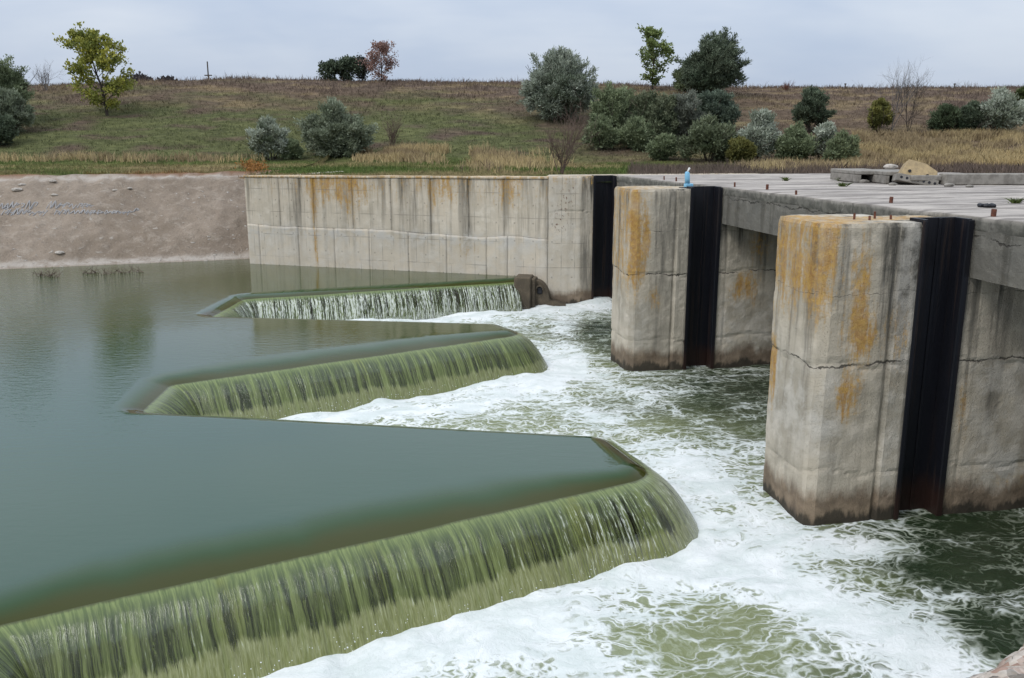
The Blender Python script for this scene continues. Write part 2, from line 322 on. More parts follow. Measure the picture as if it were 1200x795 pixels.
def m_foam():
    n = NT('foaming_water'); p0 = n.map(n.pos(), rot=(0, 0, -R(9.7))); d = n.attr('foam'); ae = n.attr('air')
    p = n.comb(n.sep(p0)[0], n.sep(p0)[1], 0.0)
    wv = n.vadd(n.noise(p, .45, 4, .6, col=True), (-.5, -.5, -.5)); p1 = n.vadd(p, n.vscale(wv, 2.2))
    wv2 = n.vadd(n.noise(p, 2.2, 3, .6, col=True), (-.5, -.5, -.5)); p2 = n.vadd(p1, n.vscale(wv2, .32))
    pf = n.map(p2, (.60, 1.2, 1))
    big = n.noise(pf, .75, 6, .62); mid = n.noise(pf, 2.6, 6, .68); fine = n.noise(p2, 13, 5, .7)
    v1 = n.vor(pf, 2.3, 'DISTANCE_TO_EDGE'); v2 = n.vor(pf, 5.2, 'DISTANCE_TO_EDGE')
    l1 = n.ss(.16, .0, v1); l2 = n.ss(.20, .0, v2)
    web = n.math('MAXIMUM', l1, n.mul(l2, .75))
    strk = n.noise(n.map(p1, (.34, 2.4, 1)), 1.6, 6, .66); dens = n.add(n.add(n.add(d, n.mul(n.add(strk, -.5), 1.25)), n.mul(n.add(big, -.5), 1.4)), n.mul(n.add(mid, -.5), .8))
    e = n.add(n.add(dens, n.mul(web, n.add(.50, n.mul(ae, .25)))), n.mul(n.add(fine, -.5), .30))
    foam = n.ss(.58, 1.20, e); film = n.ss(.25, .75, e)
    deep = n.mix(n.ss(.15, .75, ae), (.017, .030, .014), (.18, .205, .10))
    deep = n.mix(n.mul(n.ss(.4, .7, mid), .5), deep, n.mix(ae, (.035, .050, .024), (.22, .24, .125)))
    c = n.mix(n.mul(film, n.add(.30, n.mul(n.ss(.4, .65, n.noise(pf, 1.1, 3, .5)), .4))), deep, (.40, .44, .35)); white = n.mix(n.ss(.3, .75, n.noise(pf, 1.5, 4, .6)), (.76, .78, .78), (.56, .61, .59)); white = n.mix(n.ss(.52, .75, fine, 0.0, .5), white, (.50, .55, .51))
    c = n.mix(foam, c, white)
    h = n.add(n.add(n.mul(mid, .9), n.mul(fine, .3)), n.mul(foam, .35))
    return n.bsdf(c, n.ss(0, .7, foam, .12, .75), n.bump(h, .55, .09), ior=1.33, spec=n.ss(0, .8, foam, .5, .15))
M['foam'] = m_foam()

# ------------------------------------------------------------------ terrain
def yw(x): x = np.asarray(x, float); return np.where(x > -26, 46.3 + (x + 13.7) * .343, 42.08 + (x + 26) * .16)   # waterline of the bank
def ywall(x): return 44.65 + (np.asarray(x, float) + 13.15) * (-.306)
def yb(x):
    x = np.asarray(x, float)
    return np.where(x < -13.6, yw(x) + 8.3, np.where(x < 1.5, ywall(np.maximum(x, -13.2)) + .45, np.where(x < 4.6, 40.6, 40.7 + (x - 4.6) * .17)))
XC = np.array([-140, -62, -48, -30, -8, 0, 15, 27, 55, 90, 200.]); ZC = np.array([12.0, 12.3, 13.0, 13.55, 13.4, 13.3, 12.9, 12.6, 12.7, 12.9, 12.9])
def gz(x, y):
    x = np.asarray(x, float); y = np.asarray(y, float)
    y0 = 65 + 3 * (fbm(x * .03, 0, 0, 2, 3) - .5); y1 = 103 + 6 * (fbm(x * .02, 4, 0, 2, 5) - .5)
    t = np.clip((y - y0) / (y1 - y0), 0, 1.0); f = .55 * t + .45 * t * t * (3 - 2 * t)
    zc = np.interp(x, XC, ZC)
    z = 5.42 + (zc - 5.42) * f - np.clip(y - y1, 0, 1e9) * .012
    z = z - .12 * sstep(-14, -20, x) * sstep(62, 54, y)
    return z + (fbm(x * .25, y * .25, 0, 4, 11) - .5) * .45 * sstep(46, 60, y) + (fbm(x * .9, y * .9, 0, 2, 13) - .5) * .16
C_BROWN = np.array([.135, .098, .068]); C_GREEN = np.array([.090, .108, .042]); C_TAN = np.array([.30, .235, .125]); C_BERM = np.array([.078, .112, .028]); C_MAUVE = np.array([.125, .095, .078])
def gcol(x, y):
    x = np.asarray(x, float); y = np.asarray(y, float)
    n1 = fbm(x * .10, y * .22, 0, 4, 21); n2 = fbm(x * .35, y * .8, 0, 3, 22); n3 = fbm(x * .05, y * .1, 3, 3, 23)
    hill = sstep(64, 70, y); u = x / y
    g = sstep(97, 80, y + (n1 - .5) * 34) * (1 - .55 * sstep(-.02, .12, u) ) * (1 - .9 * sstep(.2, .3, u))
    c = C_BROWN + (C_MAUVE - C_BROWN) * n3[..., None]
    c = c + (C_TAN * .75 - c) * (sstep(.52, .68, n2) * .5)[..., None]
    c = c + (C_GREEN - c) * np.clip(g * sstep(.25, .60, n2 + .08), 0, .85)[..., None]
    bt = sstep(.42, .62, n1 + .14 * sstep(.15, .45, u))
    b = C_BERM + (C_TAN * .8 - C_BERM) * (bt * .9)[..., None]
    b = b + (C_MAUVE - b) * (sstep(.1, .25, u) * sstep(.55, .35, n2) * .6)[..., None]
    b = b + (C_TAN - b) * (sstep(.30, .4, u) * sstep(45, 52, y) * .75 * sstep(.3, .55, n2))[..., None]
    b = b + (C_TAN - b) * (np.exp(-((y - 60.5 - 2 * (n3 - .5)) / 2.2) ** 2) * sstep(.35, .6, n2 + .05) * .8)[..., None]
    c = b + (c - b) * hill[..., None]
    c = c + (np.array([.17, .075, .03]) - c) * (np.exp(-((y - yb(x) - .8) / .8) ** 2) * sstep(-.05, -.3, u) * sstep(.4, .6, n2) * .8)[..., None]
    return c * (.88 + .5 * n2[..., None])
xs = np.concatenate([np.linspace(-230, -92, 24), np.linspace(-90, -14, 110), [-13.62, -13.58, -13.3, -13.0], np.linspace(-12.5, 62, 115), np.linspace(64, 250, 34)])
wv = np.concatenate([np.linspace(0, 3, 6), np.linspace(3.8, 70, 110), np.linspace(72, 330, 26)])
X, W = np.meshgrid(xs, wv, indexing='ij'); YB = yb(X); Y = YB + W * (1 + (70 - 0) * 0)
Z = gz(X, Y)
Z = np.where((W < .01) & (X < -13.6), gz(X, Y) - .05, Z)
G = struct(mesh('ground', np.stack([X, Y, Z], -1).reshape(-1, 3), gridf(len(xs), len(wv)), M['ground'], cols=gcol(X, Y).reshape(-1, 3)))
def hit(u, v, y0=44.0, y1=170.0):
    a, d = ray(u, v)
    y = np.arange(y0, y1, .1); g = gz(a * y, y); r = CH - d * y
    i = np.argmax(g >= r) if (g >= r).any() else int(np.argmin(r - g))
    return float(a * y[i]), float(y[i]), float(g[i])

# bank of stones and old concrete on the left
bx = np.concatenate([np.linspace(-150, -46, 60), np.linspace(-45.5, -13.0, 220)]); bt = np.linspace(-.25, 1, 56)
BX, BT = np.meshgrid(bx, bt, indexing='ij')
prof = 1.18 + (5.30 - 1.18) * np.where(BT > 0, .86 * BT + .14 * (1 - (1 - np.clip(BT, 0, 1)) ** 3), BT * 1.0)
BY = yw(BX) + BT * 8.35
fr = .6 + 2.2 * sstep(-17, -13, BX)
def bdz(x, y, t): return (fbm(x * .5, y * .5, 0, 4, 31) - .5) * .5 * sstep(0, .15, t) * sstep(1, .9, t) + (fbm(x * 2.4, y * 2.4, 0, 3, 32) - .5) * .34 * sstep(0.02, .08, t)
dz = bdz(BX, BY, BT)
prof = prof + dz + (BT > .995) * (gz(BX, BY) - 5.3 - dz + .03)
pale = .12 + .5 * sstep(-20, -14, BX) + .25 * (fbm(BX * .3, BY * .3, 0, 3, 33) > .55)
edge = np.clip(np.exp(-((BT - .03) / .022) ** 2) + .85 * np.exp(-((BT - .965) / .03) ** 2), 0, 1)
leaf = np.exp(-((BT - .995) / .02) ** 2) * .8 * sstep(.35, .6, fbm(BX * .6, BY, 0, 3, 34) + .1)
def bankz(x, y):
    t = (y - float(yw(x))) / 8.35; return 1.18 + 4.12 * (.86 * t + .14 * (1 - (1 - t) ** 3)) + float(bdz(x, y, t))
BANK = struct(mesh('embankment', np.stack([BX, BY, prof], -1).reshape(-1, 3), gridf(len(bx), len(bt)), M['bank'], attrs=dict(pale=pale, edge=edge, leaf=leaf)))
BANK['label'] = 'pinkish grey stony embankment sloping into the reservoir'
# faded blue painted lettering on the bank, two lines, illegible strokes
gm = MB()
def stroke(pts, w=.02):
    for (x0, y0), (x1, y1) in zip(pts[:-1], pts[1:]):
        L = math.hypot(x1 - x0, y1 - y0) or 1e-6; nx, ny = -(y1 - y0) / L * w, (x1 - x0) / L * w
        q = [(x0 + nx, y0 + ny), (x0 - nx, y0 - ny), (x1 - nx, y1 - ny), (x1 + nx, y1 + ny)]
        lo = [(x, y, bankz(x, y) - .05) for x, y in q]; hi = [(x, y, z + .085) for x, y, z in lo]
        gm.add(lo + hi, [(7, 6, 5, 4), (0, 1, 5, 4), (1, 2, 6, 5), (2, 3, 7, 6), (3, 0, 4, 7)])
def bankpt(u, v):
    a, d = ray(u, v); best = None
    for y in np.arange(38, 62, .05):
        x = a * y
        if bankz(x, y) >= CH - d * y and y > float(yw(x)): return x, y
    return a * 50, 50
for (ua, ub, v, hh) in [(0, 28, 242, .5), (32, 44, 242, .5), (57, 63, 241, .55), (70, 88, 241, .45), (92, 108, 241.5, .4), (4, 26, 250, .5), (30, 52, 250, .45), (65, 104, 249.5, .4), (106, 154, 249.5, .26), (158, 163, 248, .5)]:
    u = ua
    while u < ub:
        x, y = bankpt(u, v); k = random.random(); w = .13; h = hh * 1.0 * random.uniform(.7, 1.1)
        stroke([(x, y - h / 2), (x + w * .1, y + h / 2)])
        if k < .35: stroke([(x + w * .3, y + h / 2), (x + w * 1.6, y - h / 2), (x + w * 1.9, y + h / 2)])
        elif k < .7: stroke([(x + w * .3, y + h / 2), (x + w * 1.4, y + h * .4), (x + w * 1.2, y), (x + .1, y - .03)])
        else: stroke([(x, y), (x + w * 1.4, y + .06)]); stroke([(x + w * 1.4, y - h / 2), (x + w * 1.6, y + h / 2)])
        u += random.uniform(5.2, 7.0) if hh > .3 else random.uniform(3.4, 5)
gr = gm.build('graffiti', M['paint'], BANK)

# ground on the camera's side, behind the near wall
WN = Vector((1.56, 2.74)); WD = Vector((math.cos(R(37)), math.sin(R(37)))); WNr = Vector((WD.y, -WD.x))   # WNr points away from the water
pts = [WN + WD * t + WNr * 2.2 for t in np.linspace(-70, 9.5, 60)] + [Vector((70, 8)), Vector((90, -80)), Vector((-60, -80))]
tri = tessellate_polygon([[Vector((p.x, p.y, 0)) for p in pts]])
struct(mesh('ground', [(p.x, p.y, 5.58) for p in pts], tri, M['ground'], smooth=False, cols=np.tile(C_BERM, (len(pts), 1))))

# ------------------------------------------------------------------ labyrinth weir geometry
CT = [((5.9, 5.95), 0), ((-6.75, 8.35), .35), ((-6.95, 10.72), .35), ((2.75, 16.15), .75), ((1.95, 18.4), .55), ((-8.75, 20.2), .35), ((-8.95, 22.6), .35),
      ((.42, 28.75), .8), ((-.45, 30.2), .6), ((-10.85, 31.55), .35), ((-10.75, 35.25), .35), ((.25, 39.75), 0)]
def fillet(ct):
    out = []; marks = []
    for i, (p, r) in enumerate(ct):
        p = np.array(p)
        if r == 0 or i in (0, len(ct) - 1): out.append(p); continue
        a = np.array(ct[i - 1][0]) - p; b = np.array(ct[i + 1][0]) - p; a /= np.linalg.norm(a); b /= np.linalg.norm(b)
        ang = math.acos(np.dot(a, b)); d = r / math.tan(ang / 2); p0 = p + a * d; p2 = p + b * d
        for t in np.linspace(0, 1, 9): out.append((1 - t) ** 2 * p0 + 2 * t * (1 - t) * p + t * t * p2)
    return np.array(out)
fp = fillet(CT); sl = np.concatenate([[0], np.cumsum(np.linalg.norm(np.diff(fp, axis=0), axis=1))])
DS = .04; S = np.arange(0, sl[-1], DS); CR = np.stack([np.interp(S, sl, fp[:, 0]), np.interp(S, sl, fp[:, 1])], -1)
T = np.gradient(CR, axis=0); T /= np.linalg.norm(T, axis=1)[:, None]; N0 = np.stack([T[:, 1], -T[:, 0]], -1)
def gsm(A, sig):
    k = int(sig * 3 / DS); w = np.exp(-.5 * (np.arange(-k, k + 1) * DS / sig) ** 2); w /= w.sum()
    P = np.concatenate([np.repeat(A[:1], k, 0), A, np.repeat(A[-1:], k, 0)])
    return np.stack([np.convolve(P[:, j], w, 'valid') for j in range(A.shape[1])], -1)
NS = gsm(N0, .5); NS = NS / np.clip((NS * N0).sum(1), .55, None)[:, None]
def nearS(p): return S[np.argmin(((CR - np.array(p)) ** 2).sum(1))]
sP = [nearS(c[0]) for c in CT]
# draw-down width along the crest: broad on the edges that face the camera, narrow round the tips
wd = np.interp(S, [0, sP[1], sP[2], sP[2] + 1.5, sP[3] - 3, sP[3] - .6, sP[4], sP[4] + 2, sP[5] - 1, sP[6], sP[6] + 1.5, sP[7] - 3, sP[7] - .6, sP[8], sP[8] + 2, sP[9] - 1, sP[10], sP[10] + 1.5, sP[11]],
               [.7, .7, .9, 1.5, 1.5, .55, .55, .55, .6, .9, 1.5, 1.5, .6, .6, .6, .6, .7, .9, .45])
tipA = np.exp(-((S - (sP[3] + sP[4]) / 2 - .1) / 1.1) ** 2) + .6 * np.exp(-((S - (sP[7] + sP[8]) / 2) / 1.1) ** 2)
tipA += .8 * np.exp(-((S - sP[5] + .6) / 1.0) ** 2) + .8 * np.exp(-((S - sP[9] + .3) / 1.6) ** 2)
ZR, ZL = 1.20, 1.06
# reservoir surface: strip of drawn-down water plus the flat pool
step = 1; I = np.arange(0, len(S), step); I = np.append(I, len(S) - 1) if I[-1] != len(S) - 1 else I
tq = np.linspace(0, 1, 15)
Q = -(1 - tq)[None, :] * wd[I][:, None]
SX = CR[I][:, None, :] + NS[I][:, None, :] * Q[..., None]
lipn = (fbm(S[I] * .9, 0, 0, 3, 41) - .5) * .03
SZ = ZR - (ZR - ZL) * tq[None, :] ** 2.2 + lipn[:, None] * tq[None, :] ** 2
V = np.concatenate([SX, SZ[..., None]], -1).reshape(-1, 3); Fs = [tuple(f) for f in gridf(len(I), len(tq))]
shoal = np.tile(np.clip(tq, 0, 1), (len(I), 1)); shoal = np.clip(shoal + (fbm(S[I] * 1.3, 5, 0, 3, 42) - .5)[:, None] * .25 * (shoal > .05), 0, 1).ravel(); tip = np.repeat(tipA[I], len(tq))
ring = [i * len(tq) for i in range(len(I))]
extra = [(.8, 40.75), (-13.0, 44.9), (-13.3, 47.6), (-26, 43.4), (-150, 23.5), (-400, 0), (-400, -300), (-70, -50.5)] + [tuple(WN + WD * t + WNr * .2) for t in (-40, -20, -8, 0, 4)]
n0 = len(V); V = np.concatenate([V, np.array([(a, b, ZR) for a, b in extra])]); ring += list(range(n0, n0 + len(extra)))
tr = tessellate_polygon([[Vector((V[i][0], V[i][1], 0)) for i in ring]])
for t in tr:
    t = [ring[k] for k in t]; a, b, c = (V[k] for k in t)
    if (b[0] - a[0]) * (c[1] - a[1]) - (b[1] - a[1]) * (c[0] - a[0]) < 0: t = t[::-1]
    Fs.append(tuple(t))
z0 = np.zeros(len(extra))
RES = struct(mesh('water', V, Fs, M['reservoir'], attrs=dict(shoal=np.concatenate([shoal, z0]), tip=np.concatenate([tip, z0]))))
# strip faces must look up
me = RES.data
bm = bmesh.new(); bm.from_mesh(me)
for f in bm.faces:
    f.normal_update()
    if f.normal.z < 0: f.normal_flip()
bm.to_mesh(me); bm.free()
RES['label'] = 'smooth grey green reservoir water above the weir'

# the weir wall itself
def sweep(i0, i1, st, prof):
    J = np.arange(i0, i1, st); prof = np.array(prof)
    P = CR[J][:, None, :] + NS[J][:, None, :] * prof[None, :, 0:1]
    Zz = np.tile(prof[:, 1], (len(J), 1)) + (fbm(S[J] * 3, 0, 0, 3, 51) - .5)[:, None] * .02
    return np.concatenate([P, Zz[..., None]], -1).reshape(-1, 3), gridf(len(J), len(prof))
WEIR = thing('labyrinth_weir', 'brown mossy zigzag concrete weir wall under the green waterfalls', 'weir', (-3, 20, 0))
def child_world(o, root): o.parent = root; o.matrix_parent_inverse = Matrix.Translation(-Vector(root.location)); return o
v, f = sweep(0, len(S), 6, [(-.34, -2.2), (-.34, .85), (-.28, .97), (-.1, 1.0), (.02, .96), (.06, .82), (.06, -2.2)])
child_world(mesh('wall', v, f, M['weir'], smooth=True), WEIR)

# falling sheets, one per tooth of the weir
sA = [(sP[1] + sP[2]) / 2, (sP[5] + sP[6]) / 2, (sP[9] + sP[10]) / 2]
cuts = [0, sA[0], sA[1], sA[2], S[-1]]
fl = ['low waterfall along the near wall hidden below the camera', 'nearest and largest green waterfall, wrapping round the tip of its weir', 'middle green waterfall, between the near fall and the one by the wall', 'farthest waterfall, whiter and thinner, under the long pale wall']
tv = np.concatenate([[0], np.linspace(.03, 1.06, 26)])
for k in range(4):
    i0, i1 = int(cuts[k] / DS), min(int(cuts[k + 1] / DS) + 1, len(S)); J = np.arange(i0, i1)
    s = S[J][:, None]; t = tv[None, :]; tc = np.clip(t, 0, 2)
    thr = 1.02 if k != 3 else .62
    rid = (vnoise(s * 2.2, tc * .5, 0, 61) - .5) * .035 + (vnoise(s * 8, tc * .6, 0, 62) - .5) * .016 + (vnoise(s * 20, tc * 2, 0, 63) - .5) * .010
    lipb = np.interp(S[J], S[I], lipn)[:, None]
    q = t * thr * (1 + .12 * (fbm(s * .5, 0, 0, 2, 64) - .5)) + rid * sstep(.02, .5, t)
    z = ZL + lipb - .24 * t - .87 * t * t + .10 * rid * sstep(.02, .3, t)
    P = CR[J][:, None, :] + NS[J][:, None, :] * q[..., None]
    v = np.concatenate([P, z[..., None]], -1).reshape(-1, 3)
    n_ = len(J)
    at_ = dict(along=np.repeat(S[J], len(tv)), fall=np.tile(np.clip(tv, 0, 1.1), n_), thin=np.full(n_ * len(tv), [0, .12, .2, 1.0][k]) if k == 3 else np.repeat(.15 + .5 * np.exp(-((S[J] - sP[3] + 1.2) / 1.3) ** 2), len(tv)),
               refl_air=np.repeat((1.0 if k == 1 else .75 if k == 2 else .15) * np.ones(n_), len(tv)))
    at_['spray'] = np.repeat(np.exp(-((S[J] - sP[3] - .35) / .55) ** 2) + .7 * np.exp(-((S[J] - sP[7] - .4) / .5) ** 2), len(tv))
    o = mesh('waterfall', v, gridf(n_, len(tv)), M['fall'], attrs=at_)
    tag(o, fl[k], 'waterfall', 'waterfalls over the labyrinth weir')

# ------------------------------------------------------------------ local frame of the bridge: s downstream, b along the bridge
E_S = np.array([.9857, .1685]); E_B = np.array([-.1685, .9857]); O_ = np.array([7.65, 16.72]); RZ = math.atan2(.1685, .9857)
def W2(s, b): return O_[0] + s * E_S[0] + b * E_B[0], O_[1] + s * E_S[1] + b * E_B[1]
def toSB(x, y): dx = x - O_[0]; dy = y - O_[1]; return dx * E_S[0] + dy * E_S[1], dx * E_B[0] + dy * E_B[1]

# ------------------------------------------------------------------ churning water below the weir
ss_ = np.concatenate([np.arange(-20, 4.6, .11), np.arange(4.7, 30, .5)]); bb = np.arange(-15, 25.5, .11)
GS, GB = np.meshgrid(ss_, bb, indexing='ij'); GX = O_[0] + GS * E_S[0] + GB * E_B[0]; GY = O_[1] + GS * E_S[1] + GB * E_B[1]
K = np.arange(0, len(S), 5); PX = np.stack([GX.ravel(), GY.ravel()], -1); best = np.full(len(PX), 1e9); bi = np.zeros(len(PX), int)
for j in K:
    dd = (PX[:, 0] - CR[j, 0]) ** 2 + (PX[:, 1] - CR[j, 1]) ** 2; m = dd < best; best[m] = dd[m]; bi[m] = j
sd = np.sqrt(best) * np.sign(((PX - CR[bi]) * N0[bi]).sum(1)); sd = sd.reshape(GX.shape)
foam = .48 + .60 * np.exp(-np.clip(sd - .9, 0, 99) / 1.0); air = .12 + 1.05 * np.exp(-np.clip(sd - .9, 0, 99) / 3.2)
foam -= .09 * sstep(1.6, 3.5, sd) + .06 * sstep(6, 12, sd)
for (u, v, r, af, aa) in [(840, 560, 1.4, .35, .2), (560, 480, 1.5, .12, .3),
        (470, 485, 1.5, .15, .3), (655, 372, 1.6, .1, 0), (900, 610, 1.0, .5, .1), (1000, 640, .8, .3, 0), (700, 352, 1.6, .8, 0), (620, 450, 1.2, .2, .2), (560, 372, 1.5, .3, .2), (650, 490, 1.4, -.12, .25), (580, 500, 1.2, -.15, .3), (480, 495, 1.0, -.15, .3), (700, 450, 1.2, -.15, .1), (660, 395, 1.0, -.2, -.1), 
        (840, 745, 1.1, -.30, .35), (870, 715, .9, -.25, .3), (770, 770, .7, -.2, .3), (1185, 665, 1.2, -.5, -.6), (1185, 745, .9, -.6, -.5), (1085, 655, .9, -.40, -.45), (1130, 640, .9, -.35, -.4), (1150, 612, 1.0, -.35, -.5), (1180, 620, 1.0, -.4, -.5),
        (870, 505, 1.1, -.2, .05), (800, 490, 1.3, -.28, .1), (760, 500, .9, -.2, .2), (705, 405, 1.6, -.30, -.2), (720, 385, 1.5, -.35, -.25), (690, 380, 1.4, -.3, -.2), (890, 455, 1.5, -.18, -.2), (840, 450, 1.5, -.2, -.1), (860, 600, .8, -.30, .3), (880, 560, .9, -.2, .1), (960, 625, .8, -.15, -.1), (1060, 625, .8, .25, -.2), (830, 475, 1.2, -.25, 0), (740, 410, 1, -.2, -.1)]:
    x, y = at(u, v, 0); g = np.exp(-((GX - x) ** 2 + (GY - y) ** 2) / r ** 2); foam += af * g * (.8 if af > 0 else 1); air += aa * g
def band(pts, w_, a_):
    global foam
    P_ = [np.array(at(u, v, 0)) for u, v in pts]; best_ = np.full(GX.shape, 1e9)
    for p, q in zip(P_[:-1], P_[1:]):
        d_ = q - p; t = np.clip(((GX - p[0]) * d_[0] + (GY - p[1]) * d_[1]) / (d_ @ d_), 0, 1); best_ = np.minimum(best_, (GX - p[0] - t * d_[0]) ** 2 + (GY - p[1] - t * d_[1]) ** 2)
    foam = foam + a_ * np.exp(-best_ / w_ ** 2) * (.75 + .5 * fbm(GX * .9, GY * .9, 0, 3, 77))
for pts_, w_, a_ in [([(800, 650), (880, 665), (960, 705), (1050, 745), (1130, 795)], .85, .85), ([(850, 575), (890, 605), (960, 628), (1060, 645), (1200, 668)], .42, .42), ([(660, 470), (760, 510), (835, 560)], .6, .35), ([(370, 492), (560, 474), (640, 448)], .5, .4),
                     ([(660, 372), (668, 420), (650, 452)], .6, .4), ([(660, 428), (760, 465), (890, 525)], .45, .32), ([(560, 365), (700, 362)], .7, .4), ([(330, 792), (520, 748), (640, 735), (720, 790)], .6, .6), ([(1090, 690), (1160, 705), (1200, 700)], .3, .35)]: band(pts_, w_, a_)
foam -= .32 * sstep(1.6, 5, GS); air -= .4 * sstep(1.2, 4, GS)
turb = .35 + .9 * np.exp(-np.clip(sd - .9, 0, 99) / 2.0) + .35 * np.clip(foam - .5, 0, 1)
fw = 1.3 * (fbm(GS * .25, GB * .25, 0, 2, 70) - .5)
GZ = .16 * turb * (fbm(GS * .55 + fw, GB * .95, 0, 4, 71) - .5) * 2 + .10 * turb * (np.abs(fbm(GS * 1.6 + fw, GB * 2.4, 0, 3, 72) - .5)) + .09 * np.exp(-((sd - 1.15) / .35) ** 2) * (fbm(GX * 2.2, GY * 2.2, 0, 3, 73) - .3)
GZ -= .06
xg, yg = at(700, 352, .1); GZ += .25 * np.exp(-((GX - xg) ** 2 + (GY - yg) ** 2) / 1.2 ** 2)
fc = gridf(len(ss_), len(bb)); keep = (sd.ravel()[fc] > -.2).all(1)
uu = np.unique(fc[keep]); mp = np.zeros(GX.size, int); mp[uu] = np.arange(len(uu))
CHN = struct(mesh('water', np.stack([GX, GY, GZ], -1).reshape(-1, 3)[uu], mp[fc[keep]], M['foam'], attrs=dict(foam=np.clip(foam, 0, 1.6).ravel()[uu], air=np.clip(air, 0, 1).ravel()[uu])))
CHN['label'] = 'foaming white and green water rushing below the weir'
# splash beads thrown up where the sheets land
NV0, NF0 = None, None
bmx = bmesh.new(); bmesh.ops.create_icosphere(bmx, subdivisions=1, radius=1); icoV = np.array([v.co[:] for v in bmx.verts]); icoF = np.array([[v.index for v in f.verts] for f in bmx.faces]); bmx.free()
m1 = m_simple('white_splash', (.80, .82, .82), (.70, .74, .73), 9, .35, .1)
nb = 1800; js = rng.integers(0, len(S), nb); qq = rng.normal(1.12, .16, nb); zz = np.abs(rng.normal(.05, .09, nb)); rr = rng.uniform(.003, .013, nb) * np.exp(-zz * 2)
ctr = np.concatenate([CR[js] + NS[js] * qq[:, None], zz[:, None] + .03], 1)
SV = (ctr[:, None, :] + icoV[None] * rr[:, None, None] * rng.uniform(.7, 1.3, (nb, 1, 3))).reshape(-1, 3); SF = (icoF[None] + (np.arange(nb) * len(icoV))[:, None, None]).reshape(-1, 3)
stuff(mesh('splash', SV, SF, m1))['label'] = 'white drops thrown up at the foot of the waterfalls'

# ------------------------------------------------------------------ piers
def outline(pts, step):
    out = []
    for (a, b) in zip(pts, pts[1:] + pts[:1]):
        a = np.array(a, float); b = np.array(b, float); n = max(1, int(np.linalg.norm(b - a) / step))
        out += [a + (b - a) * i / n for i in range(n)]
    return np.array(out)
def prism(name, pts, z0, z1, mat, parent, step=.07, zs=None, disp=.03, joints=(), seed=0, lich=None, dark=None, pale=None, rough_top=.03, strip=None, off=(0, 0), rust=None):
    P = outline(pts, step); n = len(P); nz = int((z1 - z0) / step) + 1; z = np.linspace(z0, z1, nz)
    d = np.roll(P, -1, 0) - np.roll(P, 1, 0); nr = np.stack([d[:, 1], -d[:, 0]], -1); nr /= np.linalg.norm(nr, axis=1)[:, None] + 1e-9
    PX_, Zg = P[:, None, :] + np.zeros((1, nz, 1)), np.tile(z, (n, 1))
    sx, bx_ = PX_[..., 0] + off[0], PX_[..., 1] + off[1]
    a = (fbm(sx * .8, bx_ * .8, Zg * .8, 4, seed) - .5) * 2 * disp + (fbm(sx * 5, bx_ * 5, Zg * 5, 3, seed + 3) - .5) * disp * 1.3
    for (zj, w, dep) in joints:
        zz_ = zj + (fbm(sx * 1.3, bx_ * 1.3, 0, 3, seed + 5) - .5) * .35
        a -= dep * np.exp(-((Zg - zz_) / w) ** 2) * (.4 + 1.2 * fbm(sx * 3, bx_ * 3, 1, 2, seed + 6))
        a += .006 * np.sign(Zg - zz_)
    if strip: a += strip(sx, bx_, Zg)
    ch = .05 * sstep(z1 - .10, z1, Zg) * fbm(sx * 4, bx_ * 4, 0, 3, seed + 8) * 1.6
    XY = PX_ + nr[:, None, :] * (a - ch)[..., None]
    Zd = Zg + (Zg > z1 - 1e-6) * (fbm(sx * 3, bx_ * 3, 0, 3, seed + 9) - .6) * rough_top
    V = np.concatenate([XY, Zd[..., None]], -1).reshape(-1, 3); Fq = [tuple(f) for f in gridf(n, nz, True)]
    top = [i * nz + nz - 1 for i in range(n)]
    tr = tessellate_polygon([[Vector((V[i][0], V[i][1], 0)) for i in top]])
    for t in tr:
        t = [top[k] for k in t]; A, B, Cc = (V[k] for k in t)
        if (B[0] - A[0]) * (Cc[1] - A[1]) - (B[1] - A[1]) * (Cc[0] - A[0]) < 0: t = t[::-1]
        Fq.append(tuple(t))
    at_ = {}
    for k, fn in (('lichen', lich), ('dark', dark), ('pale', pale), ('rust', rust)):
        if fn: at_[k] = np.clip(fn(sx, bx_, Zg) * (1.35 if k == 'lichen' else 1), 0, 1.3)
    return mesh(name, V, Fq, mat, parent, smooth=False, attrs=at_)
def gate_slot(parent, s0, s1, dep, z1, z0=-.6, name='gate_slot'):
    t = .03; m = MB()
    dep = dep - .09
    m.box(s0 + .01, dep - t, z0, s1 - .01, dep + .05, z1, .004)                       # back plate
    m.box(s1 - .09, -.02, z0, s1 - .012, dep - t - .002, z1, .004); m.box(s0 + .012, -.02, z0, s0 + .09, dep - t - .002, z1, .004)
    m.box(s1 - .09, -.045, z0, s1 + .03, -.022, z1 - .02, .006); m.box(s0 - .03, -.045, z0, s0 + .05, -.022, z1 - .02, .006)
    c = (s0 + s1) / 2 + .1
    m.box(c - .03, dep - .06, z0, c + .03, dep - t - .003, z1 - .01, .006)
    return m.build(name, M['steel'], parent)
def stub(parent, s, b, z, h, w=.05, tilt=0):
    h *= .85; w *= .75
    m = MB(); m.box(-w, -w * .8, 0, w, w * .8, h, .008); o = m.build('steel_stub', M['rust'], parent); o.location = (s, b, z); o.rotation_euler = (tilt, tilt * .6, s); return o

